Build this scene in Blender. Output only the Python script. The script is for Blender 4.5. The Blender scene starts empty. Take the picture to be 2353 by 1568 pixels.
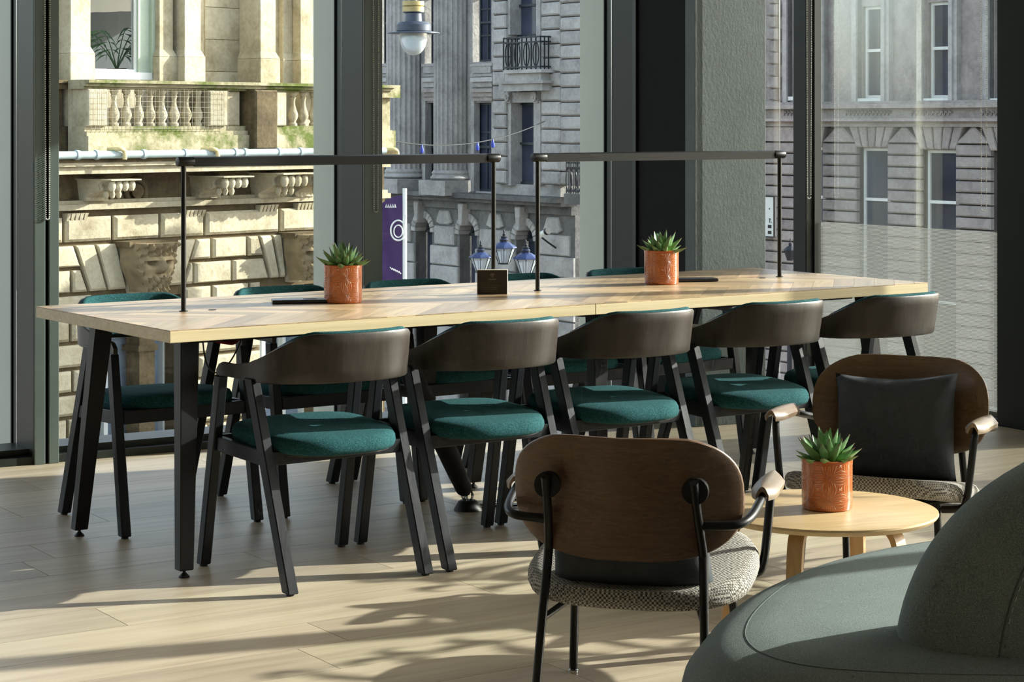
import bpy, bmesh, math, random
from mathutils import Vector, Matrix
PI = math.pi
R = math.radians
random.seed(7)
scene = bpy.context.scene
COL = scene.collection

# ------------------------------------------------------------------ camera
FPX, YH, EYE, CX = 4805.4, 280.5, 1.3568, 1176.5        # focal length, horizon, eye height (photo 2353 x 1568)
cd = bpy.data.cameras.new('camera')
cam = bpy.data.objects.new('camera', cd)
COL.objects.link(cam)
cam.location = (0, 0, EYE)
cam.rotation_euler = (PI / 2, 0, 0)
cd.sensor_width = 36.0
cd.lens = FPX / 2353 * 36
cd.shift_y = (YH - 784) / 2353
cd.clip_end = 500
scene.camera = cam

# ------------------------------------------------------------------ sky, sun, exposure
SUN_AZ, SUN_EL = 19.0, 22.3                              # azimuth from +X towards +Y
world = bpy.data.worlds.new('world')
scene.world = world
world.use_nodes = True
wn = world.node_tree.nodes
wl = world.node_tree.links
wn.clear()
sky = wn.new('ShaderNodeTexSky')
sky.sky_type = 'NISHITA'
sky.sun_disc = False
sky.sun_elevation = R(SUN_EL)
sky.sun_rotation = R(90 - SUN_AZ)
sky.air_density = 1.0
sky.dust_density = 2.0
bg = wn.new('ShaderNodeBackground')
bg.inputs[1].default_value = 0.50
wo = wn.new('ShaderNodeOutputWorld')
hs = wn.new('ShaderNodeHueSaturation')
hs.inputs['Saturation'].default_value = 0.55
wl.new(sky.outputs[0], hs.inputs['Color'])
wl.new(hs.outputs[0], bg.inputs[0])
wl.new(bg.outputs[0], wo.inputs[0])

sl = bpy.data.lights.new('sun', 'SUN')
sl.energy = 10.0
sl.angle = R(0.55)
sl.color = (1.0, 0.96, 0.885)
sun = bpy.data.objects.new('sun', sl)
COL.objects.link(sun)
sdir = Vector((math.cos(R(SUN_AZ)) * math.cos(R(SUN_EL)), math.sin(R(SUN_AZ)) * math.cos(R(SUN_EL)), math.sin(R(SUN_EL))))
sun.rotation_euler = sdir.to_track_quat('Z', 'Y').to_euler()
sun.location = (12, 6, 9)

vs = scene.view_settings
vs.view_transform = 'Standard'
vs.look = 'None'
vs.gamma = 1
vs.use_curve_mapping = False
vs.exposure = 0.08
cy = scene.cycles
cy.use_adaptive_sampling = True
cy.adaptive_threshold = 0.045
cy.adaptive_min_samples = 12
cy.max_bounces = 5
cy.diffuse_bounces = 2
cy.glossy_bounces = 2
cy.transmission_bounces = 3
cy.transparent_max_bounces = 8
cy.caustics_reflective = False
cy.caustics_refractive = False

# ------------------------------------------------------------------ materials
MATS = {}


class NT:
    def __init__(s, name):
        s.m = bpy.data.materials.new(name)
        s.m.use_nodes = True
        s.n = s.m.node_tree.nodes
        s.l = s.m.node_tree.links
        s.p = s.n['Principled BSDF']
        s.out = s.n['Material Output']
        MATS[name] = s.m

    def node(s, t, ins=None, **kw):
        n = s.n.new('ShaderNode' + t)
        for k, v in kw.items():
            setattr(n, k, v)
        for k, v in (ins or {}).items():
            if isinstance(v, bpy.types.NodeSocket):
                s.l.new(v, n.inputs[k])
            else:
                n.inputs[k].default_value = v
        return n

    def math(s, op, a, b=0.0):
        return s.node('Math', {0: a, 1: b}, operation=op).outputs[0]

    def coord(s, kind='Object', scale=(1, 1, 1), rnd=0.0):
        tc = s.node('TexCoord')
        mp = s.node('Mapping', {'Vector': tc.outputs[kind], 'Scale': scale})
        if rnd:
            oi = s.node('ObjectInfo')
            k = s.math('MULTIPLY', oi.outputs['Random'], rnd)
            cx = s.node('CombineXYZ', {0: k, 1: k, 2: k})
            s.l.new(cx.outputs[0], mp.inputs['Location'])
        return mp.outputs[0]

    def noise(s, vec, scale=5, detail=4, rough=0.55, dist=0.0):
        return s.node('TexNoise', {'Vector': vec, 'Scale': scale, 'Detail': detail, 'Roughness': rough, 'Distortion': dist}).outputs[0]

    def ramp(s, fac, stops):
        n = s.node('ValToRGB', {'Fac': fac})
        e = n.color_ramp.elements
        while len(e) < len(stops):
            e.new(0.5)
        for k, (pos, c) in enumerate(stops):
            e[k].position = pos
            e[k].color = (c[0], c[1], c[2], 1) if not isinstance(c, (int, float)) else (c, c, c, 1)
        return n.outputs[0]

    def mix(s, fac, a, b, mode='MIX'):
        n = s.node('Mix', data_type='RGBA', blend_type=mode)
        for sock, v in ((n.inputs[0], fac), (n.inputs[6], a), (n.inputs[7], b)):
            if isinstance(v, bpy.types.NodeSocket):
                s.l.new(v, sock)
            else:
                sock.default_value = v if isinstance(v, (int, float)) else (v[0], v[1], v[2], 1)
        return n.outputs[2]

    def bump(s, h, strength=0.3, dist=0.01):
        b = s.node('Bump', {'Height': h, 'Strength': strength, 'Distance': dist})
        s.l.new(b.outputs[0], s.p.inputs['Normal'])

    def set(s, color=None, rough=None, metal=None, spec=None):
        for key, v in (('Base Color', color), ('Roughness', rough), ('Metallic', metal), ('Specular IOR Level', spec)):
            if v is None:
                continue
            if isinstance(v, bpy.types.NodeSocket):
                s.l.new(v, s.p.inputs[key])
            else:
                s.p.inputs[key].default_value = v if isinstance(v, (int, float)) else (v[0], v[1], v[2], 1)
        return s


def C(r, g, b):
    f = lambda c: (c / 255 / 12.92) if c / 255 <= 0.04045 else ((c / 255 + 0.055) / 1.055) ** 2.4
    return (f(r), f(g), f(b))


def plain(name, col, rough=0.5, metal=0.0, var=0.12, scale=12, spec=0.5, bump=0.0):
    t = NT(name)
    v = t.coord('Object')
    n = t.noise(v, scale, 4)
    c = t.ramp(n, [(0.3, tuple(k * (1 - var) for k in col)), (0.7, tuple(min(1, k * (1 + var)) for k in col))])
    t.set(c, rough, metal, spec)
    if bump:
        t.bump(t.noise(v, scale * 6, 3), bump, 0.004)
    return t.m


def wood(name, dark, mid, light, rough=0.45, gscale=(2.0, 28, 28), rnd=9.0, tint=0.25, bump=0.08, ring=3.0):
    t = NT(name)
    v = t.coord('Object', gscale, rnd)
    n1 = t.noise(v, 1.3, 4, 0.6, 0.6)
    v2 = t.coord('Object', (gscale[0] * .35, gscale[1] * .25, gscale[2] * .25), rnd * 1.7)
    n2 = t.noise(v2, ring, 3, 0.5, 1.2)
    c1 = t.ramp(n1, [(0.25, dark), (0.5, mid), (0.78, light)])
    c2 = t.ramp(n2, [(0.3, dark), (0.62, light)])
    c = t.mix(0.35, c1, c2)
    if tint:
        oi = t.node('ObjectInfo')
        hv = t.node('HueSaturation', {'Color': c, 'Saturation': 0.95})
        val = t.node('MapRange', {'Value': oi.outputs['Random'], 'To Min': 1 - tint, 'To Max': 1 + tint * .7})
        t.l.new(val.outputs[0], hv.inputs['Value'])
        hu = t.node('MapRange', {'Value': t.math('FRACT', t.math('MULTIPLY', oi.outputs['Random'], 7.31)), 'To Min': 0.492, 'To Max': 0.506})
        t.l.new(hu.outputs[0], hv.inputs['Hue'])
        c = hv.outputs[0]
    t.set(c, rough)
    if bump:
        t.bump(n1, bump, 0.003)
    return t.m


def stone(name, base, light, dark, moss=0.0, scale=1.6, rough=0.9, bump=0.35):
    t = NT(name)
    v = t.coord('Object', rnd=13.0)
    n = t.noise(v, scale, 4, 0.65)
    n2 = t.noise(v, scale * 9, 2, 0.6)
    c = t.ramp(n, [(0.28, dark), (0.5, base), (0.75, light)])
    c = t.mix(0.25, c, t.ramp(n2, [(0.3, dark), (0.7, light)]))
    oi = t.node('ObjectInfo')
    hv = t.node('HueSaturation', {'Color': c})
    val = t.node('MapRange', {'Value': oi.outputs['Random'], 'To Min': 0.86, 'To Max': 1.08})
    t.l.new(val.outputs[0], hv.inputs['Value'])
    c = hv.outputs[0]
    if moss:
        vm = t.coord('Object', (1, 1, 1), 3.0)
        m = t.ramp(t.noise(vm, 1.1, 5, 0.7), [(0.62 - moss * .3, 0.0), (0.72 - moss * .2, 1.0)])
        c = t.mix(m, c, C(92, 102, 50))
    t.set(c, rough, spec=0.2)
    t.bump(n2, bump, 0.03)
    return t.m


def build_materials():
    # setting
    wood('floor_oak', C(154, 139, 116), C(183, 168, 142), C(203, 190, 162), 0.42, (1.1, 16, 16), 17.0, 0.10, 0.05, 2.5)
    plain('slab_grey', C(90, 80, 66), 0.8)
    plain('frame_cap', C(92, 104, 99), 0.45, 0.0, 0.05, 6, 0.4)
    plain('frame_metal', C(40, 46, 42), 0.42, 0.0, 0.05, 6, 0.5)
    plain('frame_dark', C(36, 40, 37), 0.45, 0.0, 0.05, 6, 0.5)
    plain('fin_metal', C(196, 196, 178), 0.55, 0.0, 0.04, 3)
    plain('ceiling_white', C(215, 215, 208), 0.9)
    plain('void_black', C(20, 19, 16), 0.8)
    plain('wall_paint', C(188, 180, 164), 0.9, 0, 0.04)
    t = NT('concrete')
    v = t.coord('Object')
    n = t.noise(v, 3.2, 8, 0.7)
    n2 = t.noise(t.coord('Object', (1, 1, .6)), 70, 6, 0.7)
    c = t.ramp(n, [(0.3, C(82, 93, 93)), (0.55, C(98, 110, 110)), (0.8, C(118, 130, 130))])
    t.set(t.mix(0.3, c, t.ramp(n2, [(0.35, C(82, 94, 93)), (0.7, C(114, 126, 125))])), 0.62, spec=0.4)
    t.bump(n2, 0.5, 0.004)
    t = NT('glass')
    gl = t.node('BsdfGlossy', {'Roughness': 0.0, 'Color': (1, 1, 1, 1)})
    tr = t.node('BsdfTransparent', {'Color': (0.94, 0.965, 0.955, 1)})
    fr = t.node('Fresnel', {'IOR': 1.28})
    mx = t.node('MixShader', {0: fr.outputs[0], 1: tr.outputs[0], 2: gl.outputs[0]})
    t.l.new(mx.outputs[0], t.out.inputs[0])
    t = NT('stripe_film')                                   # printed manifestation film: fine white lines on clear
    v = t.coord('Object')
    sp = t.node('SeparateXYZ', {0: v})
    w = t.math('SINE', t.math('MULTIPLY', sp.outputs[2], 2 * PI / 0.0062))
    m = t.node('MapRange', {'Value': w, 'From Min': -0.35, 'From Max': 0.05, 'To Min': 0.02, 'To Max': 0.9}).outputs[0]
    df = t.node('BsdfDiffuse', {'Color': (0.52, 0.54, 0.52, 1)})
    tl = t.node('BsdfTranslucent', {'Color': (0.30, 0.31, 0.30, 1)})
    wm = t.node('MixShader', {0: 0.5, 1: df.outputs[0], 2: tl.outputs[0]})
    tr = t.node('BsdfTransparent')
    mx = t.node('MixShader', {0: m, 1: tr.outputs[0], 2: wm.outputs[0]})
    t.l.new(mx.outputs[0], t.out.inputs[0])
    plain('chain_bead', C(232, 232, 224), 0.4, 0.0, 0.03)
    # dining furniture
    wood('stave_oak', C(152, 124, 88), C(178, 149, 108), C(202, 176, 134), 0.36, (2.2, 30, 30), 31.0, 0.36, 0.03)
    wood('edge_oak', C(190, 172, 132), C(206, 190, 150), C(218, 204, 168), 0.4, (1.6, 30, 60), 3.0, 0.0, 0.05)
    plain('black_metal', C(22, 22, 22), 0.38, 0.1, 0.06, 20)
    wood('black_ash', C(17, 19, 23), C(24, 27, 32), C(36, 40, 46), 0.40, (14, 14, 1.2), 5.0, 0.06, 0.35)
    wood('dark_shell', C(48, 43, 38), C(58, 52, 46), C(68, 61, 54), 0.38, (26, 26, 3.0), 7.0, 0.06, 0.2)
    t = NT('teal_felt')
    v = t.coord('Object')
    n = t.noise(v, 420, 3, 0.8)
    n2 = t.noise(v, 14, 3)
    c = t.ramp(n, [(0.32, C(12, 43, 49)), (0.5, C(26, 72, 77)), (0.68, C(80, 130, 131))])
    t.set(t.mix(0.15, c, t.ramp(n2, [(0.3, C(18, 58, 63)), (0.7, C(42, 96, 99))])), 0.95, spec=0.15)
    t.bump(n, 0.6, 0.002)
    plain('rubber_black', C(22, 22, 22), 0.55)
    plain('chrome', C(200, 200, 200), 0.2, 1.0, 0.02)
    # lounge
    wood('lounge_veneer', C(84, 62, 42), C(102, 77, 53), C(118, 92, 66), 0.4, (3.0, 60, 90), 3.0, 0.05, 0.12, 11.0)
    wood('arm_wood', C(100, 82, 62), C(120, 100, 78), C(142, 122, 98), 0.4, (30, 6, 40), 5.0, 0.05, 0.15)
    t = NT('boucle')
    v = t.coord('Object')
    ds = t.noise(v, 60, 2)
    ch = t.node('TexChecker', {'Vector': v, 'Scale': 190.0})
    v3 = t.coord('Object', (1, 1, 1))
    n = t.noise(v3, 260, 3, 0.7)
    c = t.mix(ch.outputs[1], C(48, 46, 44), C(196, 192, 182))
    c = t.mix(0.30, c, t.ramp(n, [(0.35, C(30, 30, 30)), (0.65, C(210, 205, 195))]))
    t.set(c, 0.95, spec=0.1)
    t.bump(t.math('ADD', n, ch.outputs[1]), 0.7, 0.003)
    plain('cushion_grey', C(72, 76, 79), 0.9, 0, 0.10, 30, 0.15, 0.2)
    wood('coffee_oak', C(176, 146, 102), C(200, 172, 126), C(216, 192, 148), 0.35, (3.0, 26, 26), 3.0, 0.0, 0.03)
    wood('leg_oak', C(170, 132, 84), C(192, 154, 104), C(206, 172, 122), 0.45, (30, 30, 2.0), 3.0, 0.05, 0.05)
    t = NT('sofa_fabric')
    v = t.coord('Object')
    n = t.noise(v, 520, 2, 0.7)
    n2 = t.noise(v, 7, 4)
    c = t.ramp(n, [(0.3, C(88, 97, 95)), (0.55, C(120, 131, 128)), (0.75, C(156, 167, 163))])
    t.set(t.mix(0.2, c, t.ramp(n2, [(0.3, C(104, 114, 111)), (0.7, C(134, 145, 142))])), 0.93, spec=0.15)
    t.bump(n, 0.5, 0.0015)
    plain('stitch', C(170, 178, 172), 0.8)
    plain('seam_dark', C(80, 90, 87), 0.9)
    # pots and plants
    t = NT('pot_glaze')
    tc = t.node('TexCoord')
    mp = t.node('Mapping', {'Vector': tc.outputs['UV'], 'Scale': (7.0, 2.2, 1)})
    sp = t.node('SeparateXYZ', {0: mp.outputs[0]})
    px = t.math('SUBTRACT', t.math('FRACT', sp.outputs[0]), 0.5)
    py = t.math('SUBTRACT', t.math('FRACT', sp.outputs[1]), 0.5)
    r = t.math('SQRT', t.math('ADD', t.math('MULTIPLY', px, px), t.math('MULTIPLY', py, py)))
    a = t.math('ARCTAN2', py, px)
    fold = t.math('ABSOLUTE', t.math('SUBTRACT', t.math('FRACT', t.math('MULTIPLY', a, 2 / PI)), 0.5))
    ph = t.math('SUBTRACT', t.math('MULTIPLY', fold, 34.0), t.math('MULTIPLY', r, 17.0))
    w = t.math('SINE', ph)
    lines = t.ramp(t.math('ADD', t.math('MULTIPLY', w, .5), .5), [(0.55, 0.0), (0.95, 1.0)])
    sz = t.node('SeparateXYZ', {0: tc.outputs['UV']})
    band = t.ramp(sz.outputs[1], [(0.055, 0.0), (0.075, 1.0)])
    band2 = t.ramp(sz.outputs[1], [(0.91, 1.0), (0.93, 0.0)])
    lines = t.math('MULTIPLY', t.math('MULTIPLY', lines, band), band2)
    t.set(t.mix(lines, C(188, 96, 42), C(220, 140, 84)), 0.16, spec=0.6)
    t.bump(lines, 0.9, 0.004)
    t.p.inputs['Coat Weight'].default_value = 0.4
    t = NT('succulent')
    v = t.coord('Object', rnd=5.0)
    n = t.noise(v, 40, 3)
    sp = t.node('SeparateXYZ', {0: t.coord('Object')})
    tip = t.node('MapRange', {'Value': sp.outputs[0], 'From Min': 0.0, 'From Max': 0.08}).outputs[0]
    c = t.ramp(tip, [(0.0, C(164, 198, 100)), (0.55, C(120, 162, 100)), (0.93, C(104, 142, 96)), (1.0, C(130, 90, 64))])
    oi = t.node('ObjectInfo')
    hv = t.node('HueSaturation', {'Color': t.mix(t.math('MULTIPLY', n, .3), c, C(112, 148, 112))})
    t.l.new(t.node('MapRange', {'Value': oi.outputs['Random'], 'To Min': 0.75, 'To Max': 1.15}).outputs[0], hv.inputs['Value'])
    t.set(hv.outputs[0], 0.42, spec=0.4)
    plain('pebble', C(74, 64, 54), 0.7, 0, 0.5, 60)
    plain('sign_face', C(44, 37, 28), 0.4, 0, 0.05)
    plain('sign_edge', C(232, 228, 214), 0.5, 0, 0.02)
    plain('sign_ink', C(170, 160, 142), 0.6, 0, 0.02)
    plain('sign_ink_faint', C(104, 96, 84), 0.6, 0, 0.02)
    plain('device_black', C(36, 39, 44), 0.35, 0, 0.05)
    plain('sleeve_fabric', C(30, 30, 32), 0.85, 0, 0.1, 60)
    plain('cable_red', C(150, 32, 40), 0.5)
    # outside
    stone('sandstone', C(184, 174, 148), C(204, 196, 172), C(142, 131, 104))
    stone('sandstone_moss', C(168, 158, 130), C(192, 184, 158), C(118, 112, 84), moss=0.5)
    stone('sandstone_dark', C(92, 80, 59), C(126, 112, 84), C(58, 51, 38))  # darker sandstone; on the frieze and one balcony pier it paints in shade
    stone('joint_stone', C(98, 85, 62), C(114, 100, 75), C(74, 64, 46), bump=0.1)
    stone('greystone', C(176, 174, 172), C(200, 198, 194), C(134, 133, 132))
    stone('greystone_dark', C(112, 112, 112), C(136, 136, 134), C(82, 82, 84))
    stone('greyjoint', C(92, 88, 84), C(106, 102, 98), C(72, 70, 66), bump=0.1)
    stone('warmgrey', C(158, 151, 147), C(182, 175, 170), C(118, 113, 111))
    plain('lead_pipe', C(166, 182, 184), 0.5, 0, 0.12, 3)
    plain('pipe_cream', C(214, 196, 140), 0.6)
    t = NT('window_glass')
    n = t.noise(t.coord('Object'), 0.8, 3)
    t.set(t.ramp(n, [(0.3, C(40, 46, 62)), (0.7, C(74, 80, 98))]), 0.12, spec=0.35)
    t = NT('window_glass_pale')
    n = t.noise(t.coord('Object'), 0.8, 3)
    t.set(t.ramp(n, [(0.3, C(96, 112, 132)), (0.7, C(150, 166, 182))]), 0.08, spec=0.9)
    plain('white_paint', C(226, 230, 226), 0.5, 0, 0.03)
    plain('pale_green_paint', C(172, 186, 168), 0.6, 0, 0.06)
    plain('window_dark_paint', C(44, 52, 60), 0.5)
    plain('iron', C(36, 40, 46), 0.5, 0.3)
    plain('lantern_blue', C(36, 54, 98), 0.45, 0.1)
    plain('lamp_dark', C(70, 78, 92), 0.4, 0.3)
    plain('lamp_gold', C(178, 160, 110), 0.4, 0.3)
    t = NT('globe_glass')
    t.set(C(214, 224, 228), 0.12, spec=0.6)
    t.p.inputs['Transmission Weight'].default_value = 0.35
    t = NT('lantern_glass')
    t.set(C(196, 204, 208), 0.15, spec=0.6)
    t.p.inputs['Transmission Weight'].default_value = 0.45
    plain('banner_purple', C(66, 42, 92), 0.8)
    plain('street', C(142, 134, 128), 0.9, 0, 0.2, 0.6)
    plain('palm_leaf', C(74, 112, 66), 0.5)
    plain('blue_bulb', C(60, 80, 190), 0.3)
    plain('net_wire', C(150, 144, 128), 0.7)
    plain('carved', C(140, 125, 97), 0.9, 0, 0.22, 5, 0.2, 0.3)


build_materials()
for nm, sp in (('black_ash', .3), ('black_metal', .35), ('dark_shell', .4), ('frame_metal', .3), ('frame_dark', .3), ('void_black', .2)):
    MATS[nm].node_tree.nodes['Principled BSDF'].inputs['Specular IOR Level'].default_value = sp


# ------------------------------------------------------------------ mesh helpers
class MB:
    def __init__(s):
        s.v, s.f, s.uv = [], [], None

    def add(s, vs, fs):
        b = len(s.v)
        s.v += [tuple(p) for p in vs]
        s.f += [tuple(i + b for i in f) for f in fs]
        return s

    def box(s, x0, x1, y0, y1, z0, z1):
        return s.add([(x0, y0, z0), (x1, y0, z0), (x1, y1, z0), (x0, y1, z0), (x0, y0, z1), (x1, y0, z1), (x1, y1, z1), (x0, y1, z1)],
                     [(0, 3, 2, 1), (4, 5, 6, 7), (0, 1, 5, 4), (1, 2, 6, 5), (2, 3, 7, 6), (3, 0, 4, 7)])

    def block(s, x0, x1, z0, z1, yb, yf, ch):
        """a stone that fronts -y: back at yb, front at yf (< yb), front edges chamfered by ch"""
        k = yf + ch
        return s.add([(x0, yb, z0), (x1, yb, z0), (x1, yb, z1), (x0, yb, z1), (x0, k, z0), (x1, k, z0), (x1, k, z1), (x0, k, z1),
                      (x0 + ch, yf, z0 + ch), (x1 - ch, yf, z0 + ch), (x1 - ch, yf, z1 - ch), (x0 + ch, yf, z1 - ch)],
                     [(0, 3, 2, 1), (0, 1, 5, 4), (1, 2, 6, 5), (2, 3, 7, 6), (3, 0, 4, 7),
                      (4, 5, 9, 8), (5, 6, 10, 9), (6, 7, 11, 10), (7, 4, 8, 11), (8, 9, 10, 11)])

    def poly_block(s, pts, yb, yf, ch):
        """like block for any convex outline pts [(x, z)] given counter-clockwise seen from -y"""
        n = len(pts)
        cx = sum(p[0] for p in pts) / n
        cz = sum(p[1] for p in pts) / n
        ins = []
        for p in pts:
            d = math.hypot(p[0] - cx, p[1] - cz)
            k = max(0.0, 1 - ch * 1.4 / max(d, 1e-6))
            ins.append((cx + (p[0] - cx) * k, cz + (p[1] - cz) * k))
        vs_ = [(p[0], yb, p[1]) for p in pts] + [(p[0], yf + ch, p[1]) for p in pts] + [(p[0], yf, p[1]) for p in ins]
        fs = [tuple(range(n - 1, -1, -1)), tuple(range(2 * n, 3 * n))]
        for i in range(n):
            j = (i + 1) % n
            fs += [(i, j, n + j, n + i), (n + i, n + j, 2 * n + j, 2 * n + i)]
        return s.add(vs_, fs)

    def prism(s, pts, z0, z1):
        n = len(pts)
        vs_ = [(p[0], p[1], z0) for p in pts] + [(p[0], p[1], z1) for p in pts]
        fs = [tuple(range(n - 1, -1, -1)), tuple(range(n, 2 * n))] + [(i, (i + 1) % n, n + (i + 1) % n, n + i) for i in range(n)]
        return s.add(vs_, fs)

    def bar(s, a, b, w, d, up=(0, 1, 0), w2=None, d2=None):
        """square bar from a to b; w along side axis, d along the up-ish axis"""
        a, b = Vector(a), Vector(b)
        t = (b - a).normalized()
        x = t.cross(Vector(up))
        x = x.normalized() if x.length > 1e-6 else Vector((1, 0, 0))
        y = x.cross(t).normalized()
        w2 = w if w2 is None else w2
        d2 = d if d2 is None else d2
        vs_ = []
        for p, ww, dd in ((a, w, d), (b, w2, d2)):
            for i, j in ((-1, -1), (1, -1), (1, 1), (-1, 1)):
                vs_.append(p + x * (i * ww / 2) + y * (j * dd / 2))
        return s.add(vs_, [(3, 2, 1, 0), (4, 5, 6, 7), (0, 1, 5, 4), (1, 2, 6, 5), (2, 3, 7, 6), (3, 0, 4, 7)])

    def legbar(s, a, b, w, d, w2=None, d2=None):
        """bar whose ends stay level (cut parallel to the floor)"""
        w2 = w if w2 is None else w2
        d2 = d if d2 is None else d2
        vs_ = []
        for p, ww, dd in ((a, w, d), (b, w2, d2)):
            for i, j in ((-1, -1), (1, -1), (1, 1), (-1, 1)):
                vs_.append((p[0] + i * ww / 2, p[1] + j * dd / 2, p[2]))
        return s.add(vs_, [(3, 2, 1, 0), (4, 5, 6, 7), (0, 1, 5, 4), (1, 2, 6, 5), (2, 3, 7, 6), (3, 0, 4, 7)])

    def tube(s, path, r, seg=8, closed=False):
        P = [Vector(p) for p in path]
        n = len(P)
        rs = r if isinstance(r, (list, tuple)) else [r] * n
        rings = []
        prev = None
        for i in range(n):
            if closed:
                t = (P[(i + 1) % n] - P[i - 1]).normalized()
            else:
                t = (P[min(i + 1, n - 1)] - P[max(i - 1, 0)]).normalized()
            if prev is None:
                x = t.orthogonal().normalized()
            else:
                x = (prev - t * prev.dot(t))
                x = x.normalized() if x.length > 1e-6 else t.orthogonal().normalized()
            prev = x
            y = t.cross(x)
            rings.append([P[i] + (x * math.cos(2 * PI * k / seg) + y * math.sin(2 * PI * k / seg)) * rs[i] for k in range(seg)])
        vs_ = [p for rg in rings for p in rg]
        fs = []
        for i in range(n if closed else n - 1):
            a, b = i * seg, ((i + 1) % n) * seg
            for k in range(seg):
                q = (k + 1) % seg
                fs.append((a + k, a + q, b + q, b + k))
        if not closed:
            fs.append(tuple(range(seg - 1, -1, -1)))
            fs.append(tuple((n - 1) * seg + k for k in range(seg)))
        return s.add(vs_, fs)

    def lathe(s, prof, seg=24, center=(0, 0, 0), axis='z'):
        cx, cy, cz = center
        vs_, fs = [], []
        n = len(prof)
        for (r, z) in prof:
            for k in range(seg):
                a = 2 * PI * k / seg
                x, y = r * math.cos(a), r * math.sin(a)
                if axis == 'z':
                    vs_.append((cx + x, cy + y, cz + z))
                else:
                    vs_.append((cx + x, cy - z, cz + y))
        for i in range(n - 1):
            for k in range(seg):
                q = (k + 1) % seg
                fs.append((i * seg + k, i * seg + q, (i + 1) * seg + q, (i + 1) * seg + k))
        fs.append(tuple(range(seg - 1, -1, -1)))
        fs.append(tuple((n - 1) * seg + k for k in range(seg)))
        return s.add(vs_, fs)

    def grid(s, rows, closed_u=False, cap=False):
        """rows: list of equal-length point lists -> quads"""
        n, m = len(rows), len(rows[0])
        vs_ = [p for r in rows for p in r]
        fs = []
        for i in range(n - 1):
            for k in range(m if closed_u else m - 1):
                q = (k + 1) % m
                fs.append((i * m + k, i * m + q, (i + 1) * m + q, (i + 1) * m + k))
        if cap:
            fs.append(tuple(range(m - 1, -1, -1)))
            fs.append(tuple((n - 1) * m + k for k in range(m)))
        return s.add(vs_, fs)

    def mesh(s, name, smooth=None, bevel=0.0, seg=2):
        me = bpy.data.meshes.new(name)
        me.from_pydata(s.v, [], s.f)
        bm = bmesh.new()
        bm.from_mesh(me)
        bmesh.ops.recalc_face_normals(bm, faces=bm.faces)
        if bevel:
            es = [e for e in bm.edges if len(e.link_faces) == 2 and e.calc_face_angle() > 0.5]
            bmesh.ops.bevel(bm, geom=es, offset=bevel, segments=seg, profile=0.5, affect='EDGES', clamp_overlap=True)
        if smooth is not None:
            for f in bm.faces:
                f.smooth = True
            for e in bm.edges:
                e.smooth = not (len(e.link_faces) == 2 and e.calc_face_angle() > smooth)
        bm.to_mesh(me)
        bm.free()
        return me

    def build(s, name, mat, parent=None, smooth=None, bevel=0.0, seg=2, loc=None, rot=None):
        return link(name, s.mesh(name, smooth, bevel, seg), mat, parent, loc, rot)


def link(name, me, mat, parent=None, loc=None, rot=None):
    if mat and not me.materials:
        me.materials.append(MATS[mat])
    o = bpy.data.objects.new(name, me)
    COL.objects.link(o)
    if parent:
        o.parent = parent
    if loc:
        o.location = loc
    if rot:
        o.rotation_euler = rot
    return o


def tag(o, label=None, cat=None, group=None, kind=None):
    for k, v in (('label', label), ('category', cat), ('group', group), ('kind', kind)):
        if v:
            o[k] = v
    return o


def thing(name, label, cat, loc=(0, 0, 0), rz=0.0, group=None, kind=None):
    o = bpy.data.objects.new(name, None)
    COL.objects.link(o)
    o.empty_display_size = 0.1
    o.location = loc
    o.rotation_euler = (0, 0, rz)
    return tag(o, label, cat, group, kind)


def copy_tree(o, parent=None):
    c = o.copy()
    COL.objects.link(c)
    c.parent = parent
    for ch in list(o.children):
        copy_tree(ch, c)
    return c


def smoothstep(a, b, x):
    t = max(0.0, min(1.0, (x - a) / (b - a)))
    return t * t * (3 - 2 * t)


def catmull(pts, n=8, closed=False):
    out = []
    m = len(pts)
    P = [Vector(p) for p in pts]
    for i in range(m if closed else m - 1):
        if closed:
            p0, p1, p2, p3 = P[i - 1], P[i], P[(i + 1) % m], P[(i + 2) % m]
        else:
            p0, p1, p2, p3 = P[max(i - 1, 0)], P[i], P[i + 1], P[min(i + 2, m - 1)]
        for k in range(n):
            t = k / n
            out.append(0.5 * ((2 * p1) + (p2 - p0) * t + (2 * p0 - 5 * p1 + 4 * p2 - p3) * t * t + (3 * p1 - p0 - 3 * p2 + p3) * t ** 3))
    if not closed:
        out.append(P[-1])
    return out


def clip_poly(poly, halfplanes):
    """keep the part of poly (x, y) with nx*x + ny*y <= d for each (nx, ny, d)"""
    for nx, ny, d in halfplanes:
        out = []
        for i in range(len(poly)):
            a, b = poly[i], poly[(i + 1) % len(poly)]
            da, db = nx * a[0] + ny * a[1] - d, nx * b[0] + ny * b[1] - d
            if da <= 0:
                out.append(a)
            if (da < 0 < db) or (db < 0 < da):
                t = da / (da - db)
                out.append((a[0] + (b[0] - a[0]) * t, a[1] + (b[1] - a[1]) * t))
        poly = out
        if len(poly) < 3:
            return []
    return poly


def fuzz(x, y, z, s=1.0):
    return (math.sin(x * 12.9 * s + y * 7.1 * s) + math.sin(y * 15.3 * s - z * 9.7 * s + 1.3) + math.sin(z * 11.1 * s + x * 5.9 * s + 2.1)) / 3


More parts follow.
